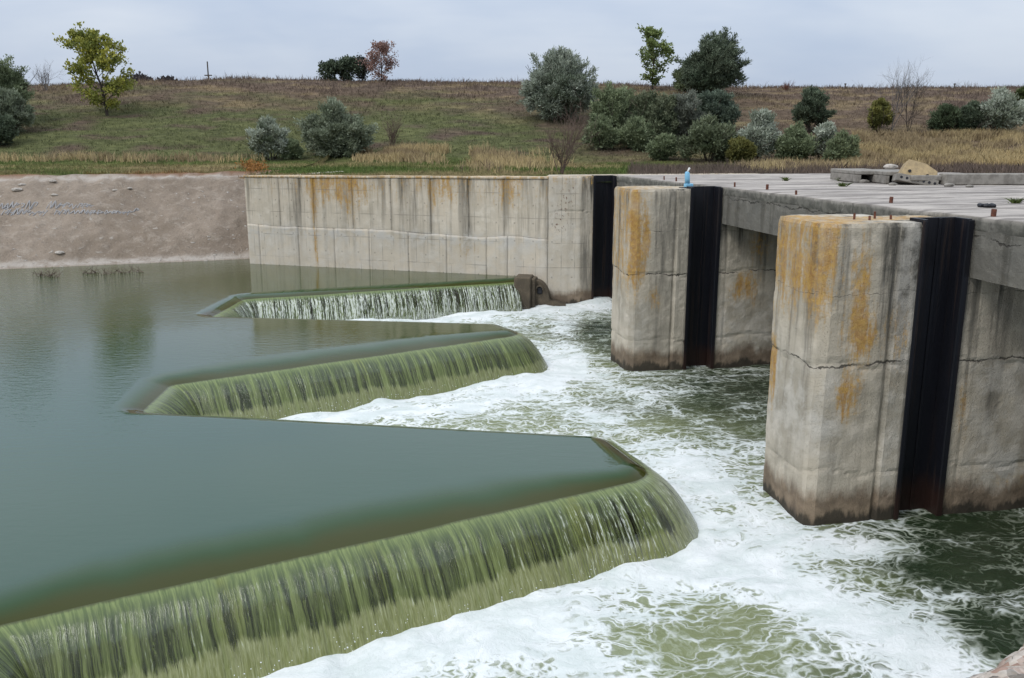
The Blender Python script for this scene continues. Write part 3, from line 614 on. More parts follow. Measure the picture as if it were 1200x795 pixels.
def g2(a, b, c, d): return lambda s, bb_, z: np.exp(-((s - a) / b) ** 2 - ((z - c) / d) ** 2)
def pier(loc_b, ztop, seed, lich, dark, pale, label, ww):
    x, y = W2(0, loc_b); r = thing('bridge_pier', label, 'pier', (x, y, 0), RZ, 'concrete bridge piers')
    pts = [(-1.97, .30), (-1.90, .10), (-1.72, .0), (0, 0), (0, .5), (1.0, .5), (1.0, 0), (8.4, 0), (8.4, ww), (1.0, ww), (1.0, ww - .5), (0, ww - .5), (0, ww), (-1.6, ww), (-1.97, ww - .30)]
    def strip(s, b, z): return np.where((b < .3) & (s > -.46) & (s < -.001), .022, 0) - .05 * np.exp(-((s + .47) / .035) ** 2) * (b < .3) * (.4 + fbm(z * 3, s * 0, 0, 3, seed) ) - .03 * np.exp(-((s - 1.32) / .04) ** 2) * (b < .3) * fbm(z * 2, 0, 4, 3, seed)
    prism('body', pts, -1.0, ztop, M['pier'], r, .075, disp=.022, joints=[(3.15, .05, .02), (1.0, .05, .02)], seed=seed, lich=lich, dark=dark, pale=pale, strip=strip, off=(0, loc_b * 0))
    gate_slot(r, 0, 1.0, .5, ztop + .06)
    return r
lich_near = lambda s, b, z: (.95 * np.exp(-((s + 1.85) / .25) ** 2) * sstep(3.3, 5.0, z) * (b < 2) + .9 * np.exp(-((s + 1.15) / .22) ** 2 - ((z - 4.7) / .9) ** 2) + .95 * np.exp(-((s + 1.2) / .32) ** 2 - ((z - 2.5) / .55) ** 2) + .7 * np.exp(-((s + 1.05) / .45) ** 2 - ((z - 3.7) / .45) ** 2)
      + .35 * np.exp(-((s + .2) / .3) ** 2 - ((z - 3.5) / .7) ** 2) + 1.1 * (b > 1.5) * (s < -1.5) * np.exp(-((z - 2.7) / .8) ** 2) + .5 * np.exp(-((s - 1.25) / .15) ** 2 - ((z - 2.2) / .7) ** 2) + .4 * np.exp(-((s - 3) / .8) ** 2 - ((z - .6) / .3) ** 2))
dark_near = lambda s, b, z: .75 * sstep(-1.0, -.5, s) * sstep(2, 5.5, z) * (s < 0) + .6 * np.exp(-((s - 1.9) / .35) ** 2) * sstep(.8, 1.6, z) + .45 * np.exp(-((s + 1.35) / .25) ** 2 - ((z - 1.2) / .6) ** 2)
pale_near = lambda s, b, z: .9 * np.exp(-((s + 1.7) / .5) ** 2) * np.exp(-((z - 2.2) / .9) ** 2) + .5 * sstep(1.2, 1.6, s) * sstep(3.3, 3.0, z) + .5 * sstep(.3, 0, s) * sstep(-.46, -.4, s) + .9 * np.exp(-((s - 2.5) / .5) ** 2 - ((z - .8) / .35) ** 2)
P1 = pier(0, 5.84, 101, lich_near, dark_near, pale_near, 'nearest concrete pier, orange lichen running down its rounded nose', 2.1)
lich_mid = lambda s, b, z: .95 * np.exp(-((s + 1.8) / .22) ** 2) * sstep(1.4, 3.5, z) + .75 * np.exp(-((s + 1.45) / .2) ** 2 - ((z - 4) / 1.2) ** 2) + .7 * np.exp(-((s + 1.1) / .25) ** 2 - ((z - 2.3) / .4) ** 2) + .75 * np.exp(-((s - 2.0) / .55) ** 2 - ((z - 2.6) / .6) ** 2) + .5 * np.exp(-((s - 2.3) / .6) ** 2 - ((z - 4) / .5) ** 2)
dark_mid = lambda s, b, z: .55 * sstep(-1.2, -.3, s) * (s < 0) * sstep(1, 4, z) + .5 * np.exp(-((s + .9) / .3) ** 2) + .6 * sstep(3, 4.5, z) * (s > 1)
P2 = pier(11.95, 5.80, 131, lich_mid, dark_mid, lambda s, b, z: .5 * np.exp(-((s + 1.6) / .4) ** 2 - ((z - 1.5) / .8) ** 2) + .5 * (s > 1.1) * sstep(2.6, 2, z), 'middle concrete pier with the light blue object standing on its top', 2.1)

def sb_of(u, v, z): return toSB(*at(u, v, z))
for (u, v, h) in [(1001, 257, .16), (1019, 258, .12), (1025, 256, .18), (1044, 257, .12)]:
    s, b = sb_of(u, v, 5.84); stub(P1, min(max(s, -1.6), .9), min(max(b, .1), 1.9), 5.82, h, .028, random.uniform(-.1, .1))

# ------------------------------------------------------------------ bridge: deck slab, beams, stubs
BR = thing('bridge', 'grey concrete bridge deck on beams crossing the outlet at right', 'bridge', (O_[0], O_[1], 0), RZ)
nb_, ns_ = 260, 150
db = np.linspace(-13.5, 23.9, nb_); dsv = np.linspace(1.04, 17.5, ns_)
def deckz(b): return np.interp(b, [-13.5, 0, 12, 24], [5.97, 5.95, 5.86, 5.74])
DSG, DB = np.meshgrid(dsv, db, indexing='ij')
SE = DSG.copy(); SE[0] -= .05 * 0
edge_n = (fbm(db * 1.4, 0, 0, 4, 201) - .5) * .16 * sstep(-14, 0, db)
SE = SE + np.where(DSG < 1.3, edge_n[None, :], 0)
DZ = deckz(DB) + (fbm(DSG * .4, DB * .4, 0, 4, 202) - .5) * .05 + (fbm(DSG * 3, DB * 3, 0, 3, 203) - .5) * .02 - .04 * np.exp(-((DSG - 1.04) / .12) ** 2) * fbm(0, DB * 2, 0, 3, 204)
Vt = np.stack([SE, DB, DZ], -1)
Vf = [Vt[0].copy() for _ in range(4)]; lvl = [0, -.08, -.2, -.30]
front = []
for k, l in enumerate(lvl[1:]):
    q = Vt[0].copy(); q[:, 2] += l; q[:, 0] += (fbm(db * 2.2, k * 3.1, 0, 3, 205) - .45) * .06 + (.05 if k == 2 else 0); front.append(q)
allrows = np.stack(front[::-1] + [Vt[i] for i in range(ns_)] + [np.stack([Vt[-1][:, 0], Vt[-1][:, 1], Vt[-1][:, 2] - .4], -1)])
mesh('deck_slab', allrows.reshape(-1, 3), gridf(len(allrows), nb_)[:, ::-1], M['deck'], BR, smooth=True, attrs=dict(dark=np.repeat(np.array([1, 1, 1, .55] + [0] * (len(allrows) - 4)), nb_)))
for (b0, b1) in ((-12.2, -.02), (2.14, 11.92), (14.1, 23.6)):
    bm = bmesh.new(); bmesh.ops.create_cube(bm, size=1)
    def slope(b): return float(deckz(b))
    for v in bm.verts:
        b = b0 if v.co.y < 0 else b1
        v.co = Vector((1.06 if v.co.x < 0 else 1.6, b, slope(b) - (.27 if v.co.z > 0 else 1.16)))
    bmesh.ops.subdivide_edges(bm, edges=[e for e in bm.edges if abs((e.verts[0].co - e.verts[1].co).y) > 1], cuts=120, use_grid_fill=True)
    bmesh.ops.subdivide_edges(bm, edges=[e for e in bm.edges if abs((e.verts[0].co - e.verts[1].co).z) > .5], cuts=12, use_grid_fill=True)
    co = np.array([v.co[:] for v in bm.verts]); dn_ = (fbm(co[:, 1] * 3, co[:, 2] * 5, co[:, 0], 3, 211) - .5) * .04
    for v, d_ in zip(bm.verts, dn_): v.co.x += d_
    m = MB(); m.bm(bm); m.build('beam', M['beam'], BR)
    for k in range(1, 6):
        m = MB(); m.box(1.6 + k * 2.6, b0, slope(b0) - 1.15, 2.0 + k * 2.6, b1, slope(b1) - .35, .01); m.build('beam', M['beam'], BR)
for (u, v, h, w) in [(765, 211, .2, .04), (785, 212.5, .2, .05), (861, 219, .2, .04), (899, 222.5, .22, .05), (933, 228, .16, .045), (1044, 238, .2, .05), (1164, 254, .2, .06)]:
    zz_ = 5.93
    for _ in range(4): s, b = sb_of(u, v, zz_); zz_ = float(deckz(b))
    stub(BR, max(s, 1.2), b, zz_ - .03, h, w, random.uniform(-.06, .06))

# far abutment and wing wall ------------------------------------------------
WL = math.hypot(14.75, 4.51); wrz = math.atan2(-4.51, 14.75)
WW = thing('retaining_wall', 'long pale concrete wing wall with panel joints and orange streaks', 'wall', (-13.15, 44.65, 0), wrz)
def wallx(u, v=260):
    a, _ = ray(u, v); cx, sx = math.cos(wrz), math.sin(wrz)   # (-13.15 + t cx) = a (44.65 + t sx)
    return (a * 44.65 + 13.15) / (cx - a * sx)
ju = [290.5, 329, 369, 414, 459, 505, 549, 591, 640]
jx = [max(0, wallx(u)) for u in ju]; jx[0] = 0; jx[-1] = WL
jl = [0, wallx(303), wallx(349), wallx(391), wallx(432), wallx(478), wallx(523), wallx(570), wallx(595), WL]
def wtop(x): return 5.55 + .13 * x / WL
def panel(name, x0, x1, z0f, z1f, yoff, seed, parent, mat, lich, dark, pale, thick=.5):
    nx = max(4, int((x1 - x0) / .09)); nz = 34
    xs_ = np.linspace(x0 + .004, x1 - .004, nx); t = np.linspace(0, 1, nz)
    Xg, Tg = np.meshgrid(xs_, t, indexing='ij'); Zg = z0f(Xg) + (z1f(Xg) - z0f(Xg)) * Tg
    Yg = yoff + (fbm(Xg * .9, Zg * .9, seed, 3, 300) - .5) * .02 + (fbm(Xg * 5, Zg * 5, seed, 3, 301) - .5) * .012
    rim = np.minimum(np.minimum((Xg - x0) / .03, (x1 - Xg) / .03), np.minimum((Tg + .01) / .02, 9)); Yg += .009 * np.clip(1 - rim, 0, 1)
    V = [np.stack([Xg, Yg, Zg], -1)]
    # wrap: left and right sides, top
    V = V[0]; L = V[:1].copy(); L[..., 1] = thick; Rr = V[-1:].copy(); Rr[..., 1] = thick
    V = np.concatenate([L, V, Rr], 0); T_ = V[:, -1:].copy(); T_[..., 1] = thick; V = np.concatenate([V, T_], 1)
    at_ = {}
    Xa, Za = V[..., 0], V[..., 2]
    for k, fn in (('lichen', lich), ('dark', dark), ('pale', pale)): at_[k] = np.clip(fn(Xa, Za), 0, 1)
    return mesh(name, V.reshape(-1, 3), gridf(V.shape[0], V.shape[1]), mat, parent, smooth=False, attrs=at_)
xo = [wallx(u) for u in (388, 408, 600, 582, 549, 369, 505, 640)]
def wl(x, z):
    t = sstep(3.4, 5.4, z)
    return .95 * np.exp(-((x - wallx(400)) / 1.3) ** 2) * sstep(3.2, 5.3, z) + .8 * np.exp(-((x - wallx(369)) / .14) ** 2) + .65 * np.exp(-((x - wallx(597)) / .5) ** 2) * sstep(3.6, 5.2, z) + .5 * np.exp(-((x - wallx(545)) / .8) ** 2 - ((z - 2.3) / .5) ** 2) + .35 * t + .5 * np.exp(-((x - wallx(520)) / .9) ** 2) * sstep(3.5, 5, z) + .5 * np.exp(-((x - wallx(412)) / .25) ** 2 - ((z - 3.5) / 1) ** 2)
def wdk(x, z):
    r = 0
    for u, w, a in ((369, .16, .75), (549, .22, .85), (350, .5, .4), (480, .6, .45), (505, .1, .5), (414, .1, .4), (329, .07, .4), (459, .08, .4), (591, .08, .5), (640, .12, .4), (625, .4, .3)): r = r + a * np.exp(-((x - wallx(u)) / w) ** 2) * sstep(1.6, 3.2, z)
    return r + .2 * sstep(4.2, 5.5, z)
def wpl(x, z): return .75 * np.exp(-((z - (2.95 - .012 * x)) / .3) ** 2) + .8 * np.exp(-((x - wallx(582)) / .16) ** 2 - ((z - 4.75) / .3) ** 2) + .35 * (z < 3)
def zj(x): return 3.15 - .014 * x + (fbm(x * .5, 2, 0, 3, 310) - .5) * .22
for i in range(len(jx) - 1): panel('wall_panel', jx[i], jx[i + 1], lambda x: zj(x) + .006, lambda x: wtop(x) - .10, random.uniform(-.012, .012), i, WW, M['wall'], wl, wdk, wpl)
for i in range(len(jl) - 1): panel('wall_panel', jl[i], jl[i + 1], lambda x: 0 * x - 1, lambda x: zj(x) - .002, random.uniform(.002, .010), 20 + i, WW, M['wall'], wl, wdk, wpl)
cp = MB(); cp.box(-.04, -.05, 5.45, WL, .62, 5.55, .02)
o = cp.build('coping', M['wall'], WW); 
bm = bmesh.new(); bm.from_mesh(o.data); bmesh.ops.subdivide_edges(bm, edges=[e for e in bm.edges if abs((e.verts[0].co - e.verts[1].co).x) > 2], cuts=90, use_grid_fill=True)
co = np.array([v.co[:] for v in bm.verts]); nz_ = (fbm(co[:, 0] * 1.5, co[:, 1] * 3, 0, 3, 320) - .5) * .05
for v, d_ in zip(bm.verts, nz_): v.co.z += .13 * v.co.x / WL + d_ * (1 if v.co.z > 5.5 else .3); v.co.y += d_ * .5
bm.to_mesh(o.data); bm.free()
t_ = o.data.attributes.new('lichen', 'FLOAT', 'POINT'); t_.data.foreach_set('value', np.full(len(o.data.vertices), .75, np.float32))
rt = MB(); rt.box(-.02, .52, -1, .45, 9.6, 5.42, .02); rt.box(.45, .56, -1, WL, .9, 5.35, .02); rt.build('return_wall', M['wall'], WW)
# abutment block with its own gate slot at the far end of the wing wall
ax, ay = W2(0, 23.85)
AB = thing('bridge_abutment', 'far concrete abutment with black gate slot at end of wing wall', 'abutment', (ax, ay, 0), RZ)
cx_, cy_ = toSB(-13.15 + WL * math.cos(wrz), 44.65 + WL * math.sin(wrz)); cx_ = cx_ ; cy_ -= 23.85
ptsA = [(cx_ + .02, cy_ - .01), (-.55, -.02), (0, 0), (0, .5), (1.0, .5), (1.0, 0), (8.4, 0), (8.4, 2.0), (cx_ + .4, 2.0), (cx_ + .02, cy_ + .6)]
def abd(s, b, z): return .7 * sstep(-.7, -.5, s) * (s < 0.02) + .25 * sstep(4.5, 5.5, z)
def abl(s, b, z): return .3 * sstep(4.9, 5.6, z) + .3 * np.exp(-((s + .03) / .1) ** 2)
def rustspots(s, b, z): return (s < -.75) * (np.exp(-((s + 1.1) / .3) ** 2 - ((z - 5.0) / .5) ** 2) + np.exp(-((s + 1.5) / .3) ** 2 - ((z - 3.6) / .35) ** 2) + .8 * np.exp(-((s + 1.4) / .25) ** 2 - ((z - 4.2) / .5) ** 2))
prism('body', ptsA, -1, 5.70, M['wall'], AB, .08, disp=.012, joints=[(4.1, .03, .02)], seed=401, lich=abl, dark=abd, rust=rustspots, pale=lambda s, b, z: .3 * (s < -.6) + 0 * z)
gate_slot(AB, 0, 1.0, .5, 5.72)
# near wall where the photographer stands
NW = thing('retaining_wall', 'crumbling cream concrete wall corner at the bottom right of the view', 'wall', (WN.x, WN.y, 0), math.atan2(WD.y, WD.x))
m = MB(); m.box(-40, -2.3, -1, -1.2, -.02, 5.62, .02); m.box(1.6, -2.3, -1, 9.5, -.02, 5.62, .02); m.box(-1.2, -2.3, -1, 1.6, -.6, 5.60, .0); m.box(-1.2, -.6, -1, 1.6, -.12, 5.3, .0); m.build('body', M['wall'], NW)
gx = np.linspace(-1.25, 1.65, 160); gy = np.linspace(-.75, 0, 50); dp = np.array([-.05, -.14, -.26, -.42])
Xn, Yn = np.meshgrid(gx, gy, indexing='ij')
ed = (fbm(gx * 3, 0, 0, 4, 501) - .5) * .16; Yn = Yn + ed[:, None] * sstep(-.3, 0, Yn)
Zn = 5.66 + (fbm(Xn * 4, Yn * 4, 0, 5, 502) - .5) * .12 + (fbm(Xn * 18, Yn * 18, 0, 3, 503) - .5) * .05 - .10 * sstep(-.12, 0.02, Yn)
Vn = np.stack([Xn, Yn, Zn], -1); dr = []
for d_ in dp:
    q = Vn[:, -1].copy(); q[:, 2] += d_ * 1.2; q[:, 1] += (fbm(gx * 9, d_ * 20, 0, 3, 504) - .5) * .08; dr.append(q)
Vn = np.concatenate([Vn, np.stack(dr, 1)], 1)
mesh('broken_edge', Vn.reshape(-1, 3), gridf(Vn.shape[0], Vn.shape[1]), M['nearconc'], NW, smooth=True)

# end block of the weir against the far wall
xe, ye = .25, 39.72
eb = MB(); eb.box(-.12, -.30, -1, .62, 1.0, 1.30, .04); eb.box(.62, -.12, -1, .80, 1.0, 1.22, .03)
prof = [(.80, -1)] + [(.80 + .62 * math.sin(a), .20 + .92 * math.cos(a)) for a in np.linspace(0, 1.45, 10)] + [(1.45, .22), (1.75, .16), (2.3, -.05), (2.35, -1)]
n = len(prof); Vq = [(x_, yq, z_) for yq in (.12, 1.2) for x_, z_ in prof]
eb.add(Vq, [tuple(range(n))[::-1]] + [(i, i + 1, n + i + 1, n + i) for i in range(n - 1)])
o = eb.build('end_block', M['endblock'], WEIR); o.location = (xe + 3, ye - 20, 0); o.rotation_euler = (0, 0, -.16)
bm = bmesh.new(); bm.from_mesh(o.data); bmesh.ops.recalc_face_normals(bm, faces=bm.faces[:]); bm.to_mesh(o.data); bm.free()
V = []
for yq in (-.02, .119):
    for r_ in (.13, .19):
        V += [(r_ * math.cos(math.pi * k / 11 - .2), yq, r_ * math.sin(math.pi * k / 11 - .2)) for k in range(12)]
pc = MB(); pc.add(V, [(k, k + 1, 13 + k, 12 + k) for k in range(11)] + [(12 + k, 13 + k, 37 + k, 36 + k) for k in range(11)] + [(k + 1, k, 24 + k, 25 + k) for k in range(11)])
o = pc.build('pipe_collar', M['endblock'], WEIR); o.location = (xe + 3 + .98, ye - 20 - .15, .74); o.rotation_euler = (0, 0, -.16)
m = MB(); m.box(-.115, .07, -.22, .115, .115, .10, .03); o = m.build('pipe_mouth_plug', M['rubber'], WEIR); o.location = (xe + 3 + .98, ye - 20 - .15, .74); o.rotation_euler = (0, 0, -.16)  # solid black box stands in for the shade inside the pipe

# ------------------------------------------------------------------ small things on the deck and piers
def on_deck(u, v):
    z = 5.9
    for _ in range(5): x, y = at(u, v, z); s, b = toSB(x, y); z = float(deckz(b))
    return x, y, z + .01
s, b = toSB(*at(806, 219.5, 5.80)); x, y = at(806, 219.5, 5.80); b2 = 12.4
t_ = (29.5); a, d = ray(806, 219); x, y = a * t_, t_
bl = thing('canister', 'light blue upright canister with wider foot and white tip on middle pier', 'canister', (x, y, 5.79), .3)
m = MB(); m.box(-.11, -.09, 0, .16, .09, .13, .02); m.build('foot', M['blue'], bl)
m = MB(); m.tube([(-.02, 0, .13), (-.03, 0, .3), (-.04, 0, .47), (-.03, 0, .5)], [.085, .085, .08, .05], 12); can = m.build('body', M['blue'], bl, True)
m = MB(); m.tube([(-.03, 0, .49), (0, 0, .56), (.04, 0, .63)], [.035, .03, .035], 8); spo = m.build('spout', M['white'], can, True)
m = MB(); m.box(-.26, -.15, 0, .3, .15, .022, .008); o = m.build('rubber_mat', M['rubber']); o.location = (x - .05, y - .3, 5.80); o.rotation_euler = (0, 0, .2); tag(o, 'flat black mat beneath the light blue canister', 'mat')
x, y, z = on_deck(1156, 243.5)
bm = bmesh.new(); m = MB(); ringp = [(.15 * math.cos(a), .12 * math.sin(a), .035 + .008 * math.sin(3 * a)) for a in np.linspace(0, 2 * math.pi, 20)]; m.tube(ringp, .042, 8, False); m.box(-.12, -.09, .01, .12, .09, .04, .01)
o = m.build('rubber_disc', M['rubber']); o.location = (x, y, z); tag(o, 'small flat black rubber disc lying on the bridge deck', 'rubber disc')
# ribbed slabs, sandy block, long beam
def ribbed(u, v, w, rz, label):
    x, y, z = on_deck(u, v); r = thing('ribbed_slab', label, 'concrete slab', (x, y, z), rz, 'ribbed slabs dumped on the deck')
    m = MB(); m.box(-w / 2, 0, .27, w / 2, 2.4, .40, .02); m.build('plate', M['slab'], r)
    for sx in (-w / 2 + .005, w / 2 - .145): m = MB(); m.box(sx, .01, 0, sx + .14, 2.39, .267, .02); m.build('rib', M['slab'], r)
    m = MB(); m.box(-w / 2 + .15, 1.2, .06, w / 2 - .15, 1.35, .267, .01); m.build('rib', M['slab'], r)
    return r
ribbed(1025, 214.5, 1.25, .05, 'leftmost ribbed concrete slab of the dumped pile on deck'); ribbed(1060, 216, 1.3, -.02, 'ribbed concrete slab under the left end of the sandy block')
x, y, z = on_deck(1074, 217); yb_ = thing('concrete_block', 'tilted yellow sandy concrete block with a row of holes', 'concrete block', (x, y, z + .02), -.12); yb_.rotation_euler = (R(-8), R(11), -.12)
bm = bmesh.new(); vs = [bm.verts.new(p) for p in [(-.56, 0, .24), (.62, 0, .24), (.62, .20, .56), (.24, .32, .76), (-.32, .34, .80), (-.46, .16, .52)]]
f0 = bm.faces.new(vs); e = bmesh.ops.extrude_face_region(bm, geom=[f0]); 
for v in [g for g in e['geom'] if isinstance(g, bmesh.types.BMVert)]: v.co += Vector((0, .5, -.12))
bmesh.ops.recalc_face_normals(bm, faces=bm.faces[:]); bmesh.ops.bevel(bm, geom=bm.edges[:], offset=.010, segments=1, affect='EDGES')
m = MB(); m.bm(bm); sbk = m.build('body', M['sandblock'], yb_)
m = MB(); m.box(-.66, -.06, 0, .66, .5, .235, .02); fpl = m.build('foot_plate', M['slab'], yb_)
for k in range(7):
    m = MB(); m.tube([(-.54 + k * .18, -.066, .12), (-.54 + k * .18, -.02, .12)], .045, 10); m.build('hole_plug', M['rubber'], fpl)  # solid black plugs stand in for the shade inside the holes
for px_, pz in ((-.30, .38), (.28, .34)):
    m = MB(); m.tube([(px_, .02, pz), (px_, .2, pz)], .05, 8); m.build('hole_plug', M['rubber'], sbk)  # same kind of black plug painting the shade of a hollow
x, y, z = on_deck(1104, 217.5); lb = thing('concrete_beam', 'long grey concrete beam lying along the far side of deck', 'concrete beam', (x, y, z), .03)
m = MB(); m.box(.1, 0, 0, 6.5, .5, .36, .03); m.build('body', M['slab'], lb)
m = MB(); m.box(-.9, .25, .12, .12, .9, .30, .03); m.build('end_plate', M['slab'], lb)
def rock(name, x, y, z, r, mat, label, cat, sq=(1, .8, .6)):
    V = icoV.copy(); bm = bmesh.new(); bmesh.ops.create_icosphere(bm, subdivisions=2, radius=r)
    for v in bm.verts: v.co = Vector((v.co.x * sq[0], v.co.y * sq[1], v.co.z * sq[2])) * (1 + .5 * (float(fbm(v.co.x * 3 / r, v.co.y * 3 / r, v.co.z * 3 / r + x, 2, 9)) - .5))
    m = MB(); m.bm(bm); o = m.build(name, mat); o.location = (x, y, z); return tag(o, label, cat)
x, y, z = on_deck(1051, 214); rock('stone', x + .1, y + .9, z + .49, .2, M['stone'], 'pale stone lying on the ribbed slab left of the block', 'stone', (1.3, .8, .55))
x, y, z = on_deck(1098, 214); rock('stone', x, y + 1.0, z + .40, .18, M['bark'], 'dark stone behind the right side of sandy block', 'stone')
rock('stone', x - .1, y + .8, z + .12, .2, M['slab'], 'grey stone low in the gap right of the sandy block', 'stone')

for u_, v_, r_, lab in [(1012, 214.5, .13, 'grey chunk at the left foot of the dumped slab pile'), (1046, 217.5, .10, 'small grey chunk in front of the ribbed slabs'), (1112, 219, .12, 'grey chunk in front of the left end of long beam'), (1136, 220, .09, 'small chunk in front of the middle of long beam')]:
    x, y, z = on_deck(u_, v_); rock('stone', x, y, z + r_ * .3, r_, M['slab'], lab, 'stone', (1.4, .9, .55))
# dead twigs standing in the shallows by the bank
tw = MB()
for u, v in [(45, 322), (52, 324), (60, 323), (66, 325), (100, 321), (108, 320), (118, 322), (128, 321), (140, 320), (150, 320), (160, 319)]:
    x, y = at(u, v, 1.2)
    for _ in range(9):
        a = random.uniform(0, 6.28); l = random.uniform(.15, .6); tw.tube([(x + random.gauss(0, .2), y, 1.15), (x + math.cos(a) * l * .8, y + math.sin(a) * .3, 1.2 + random.uniform(.02, .35))], [.014, .006], 3, False)
o = tw.build('dead_reeds', M['twig']); stuff(o); o['label'] = 'dead brown stalks lying in the shallows below the bank'

# ------------------------------------------------------------------ vegetation
def leaves(C, per, spread, L, Wd, cols, jitter=.25, up=.5, center=None, droop=0):
    """elongated leaf quads around clump centres C (n,3); cols (n,3)"""
    n = len(C); P = np.repeat(C, per, 0) + rng.normal(0, 1, (n * per, 3)) * np.repeat(spread, per)[:, None] * np.array([1, 1, .8])
    out = P - center; out /= np.linalg.norm(out, axis=1)[:, None] + 1e-6
    d = out * .7 + np.array([0, 0, up]) + rng.normal(0, .6, P.shape); d /= np.linalg.norm(d, axis=1)[:, None]
    sd_ = np.cross(d, rng.normal(0, 1, P.shape)); sd_ /= np.linalg.norm(sd_, axis=1)[:, None] + 1e-6
    l = (L * rng.uniform(.6, 1.3, len(P)))[:, None]; w = (Wd * rng.uniform(.7, 1.3, len(P)))[:, None]
    V = np.stack([P, P + d * l * .5 + sd_ * w, P + d * l, P + d * l * .5 - sd_ * w], 1).reshape(-1, 3)
    c = np.repeat(cols, per, 0) * (1 + rng.uniform(-jitter, jitter, (len(P), 1))); c = np.repeat(c, 4, 0)
    return V, np.arange(len(V)).reshape(-1, 4), np.clip(c, 0, 1)
SIL = (np.array([.26, .29, .205]), np.array([.10, .13, .07])); OLI = (np.array([.235, .275, .155]), np.array([.09, .118, .06])); DRK = (np.array([.12, .15, .095]), np.array([.05, .07, .042]))
YEL = (np.array([.27, .25, .045]), np.array([.13, .15, .035])); RED = (np.array([.38, .24, .20]), np.array([.22, .135, .11])); MID = (np.array([.11, .14, .05]), np.array([.06, .08, .03]))
WHT = (np.array([.41, .44, .36]), np.array([.13, .16, .095]))
def branch(mb, p, d, l, r, lev, twig=.5, n=4, tips=None):
    p = np.array(p, float); d = np.array(d, float); d /= np.linalg.norm(d); pts = [p.copy()]; k = 3
    for i in range(k):
        d = d + rng.normal(0, .13, 3) + np.array([0, 0, .05]); d /= np.linalg.norm(d); pts.append(pts[-1] + d * l / k)
    mb.tube(pts, list(np.linspace(r, r * .5, k + 1)), 4 if lev > 1 else 3, False)
    if tips is not None and lev <= 1: tips.append(pts[-1]); tips.append(pts[-2])
    if lev > 0:
        for i in range(n):
            j = rng.integers(1, k + 1); nd = d * .75 + rng.normal(0, twig, 3) + np.array([0, 0, .12]); branch(mb, pts[j], nd, l * rng.uniform(.45, .75), r * .5, lev - 1, twig, n, tips)
def px_size(y): return y * math.cos(0) / 1075.0
def shrub(u, vt, vb, w_px, pal, label, name='shrub', cat='shrub', dens=1.0, group='shrubs on the hillside', leafL=.25, dy=0, shape=1.0, trunk=False, lw=.042):
    x, y, z = hit(u, vb); y += dy; k = px_size(y); H_ = (vb - vt) * k; W_ = w_px * k
    r = thing(name, label, cat, (x, y, z - .1), 0, group)
    z0 = .12 if not trunk else .24; cz = H_ * (z0 + (1 - z0) / 2)
    # a few uneven lobes, each filled with clumps
    nl = max(4, int(5 + W_ * 1.1)); lobes = []
    for i in range(nl):
        a = rng.uniform(0, 6.28); q = rng.uniform(.1, .62); h = rng.uniform(.15, .85)
        wid = (1 - .55 * abs(h - .42) ** 1.1 * shape)
        lobes.append((math.cos(a) * q * W_ / 2 * wid, math.sin(a) * q * W_ / 2 * wid * .9, H_ * (z0 + (1 - z0) * h * .88), rng.uniform(.24, .40) * min(W_, H_ * 1.1) * .72))
    lobes.append((0, 0, H_ * (z0 + (1 - z0) * .80), .2 * min(W_, H_))); lobes.append((W_ * .32, 0, H_ * .4, W_ * .18)); lobes.append((-W_ * .32, 0, H_ * .4, W_ * .18))
    C = []; cl = []
    for (lx, ly, lz, lr) in lobes:
        m = int(max(10, 19 * dens * (lr / .8) ** 2)); v = rng.normal(0, 1, (m, 3)); v /= np.linalg.norm(v, axis=1)[:, None]; rad = lr * rng.uniform(.35, 1.08, m) ** .6
        c = np.array([lx, ly, lz]) + v * rad[:, None] * np.array([1, 1, .95]); C.append(c)
        tone = np.clip(rng.normal(.5, .28) + rng.normal(0, .2, m), 0, 1); cl.append(pal[1] + (pal[0] - pal[1]) * tone[:, None])
    for i in range(int(95 * dens)):
        a = rng.uniform(0, 6.28); e_ = rng.uniform(.3, 1.55); lob = lobes[rng.integers(len(lobes))]; ln_ = rng.uniform(.8, 1.9) * lob[3]; dv = np.array([math.cos(a) * math.cos(e_), math.sin(a) * math.cos(e_), math.sin(e_)])
        tt = np.linspace(.6, 1.0, 5) * ln_; c = np.array(lob[:3]) + dv * tt[:, None] + np.array([0, 0, .12]) * (tt[:, None] / ln_) ** 2 * ln_
        C.append(np.repeat(c, 1, 0)); tone = np.clip(rng.normal(.75, .2), 0, 1.15); cl.append(np.tile(pal[1] + (pal[0] - pal[1]) * tone, (5, 1)))
    C = np.concatenate(C); cl = np.concatenate(cl); ok = C[:, 2] > .05 * H_; C, cl = C[ok], cl[ok]; C[:, 2] *= H_ * .96 / np.percentile(C[:, 2], 99.3)
    V, Fq, c = leaves(C, int(44), np.full(len(C), .055 + .026 * min(W_, 4)), leafL, lw, cl, .28, .35, np.array([0, 0, H_ * .25]))
    mesh('foliage', V, Fq, M['leaf'], r, smooth=False, cols=c)
    mb = MB(); 
    if trunk:
        branch(mb, (0, 0, -.1), (.05, 0, 1), H_ * .45, .045 * H_ * .5, 2, .55, 4)
    else:
        for i in range(6): a = rng.uniform(0, 6.28); branch(mb, (math.cos(a) * .1, math.sin(a) * .1, -.05), (math.cos(a) * .5, math.sin(a) * .5, 1), H_ * .6, .03 + .008 * H_, 1, .5, 4)
    mb.build('trunk' if trunk else 'stem', M['bark'], r)
    return r
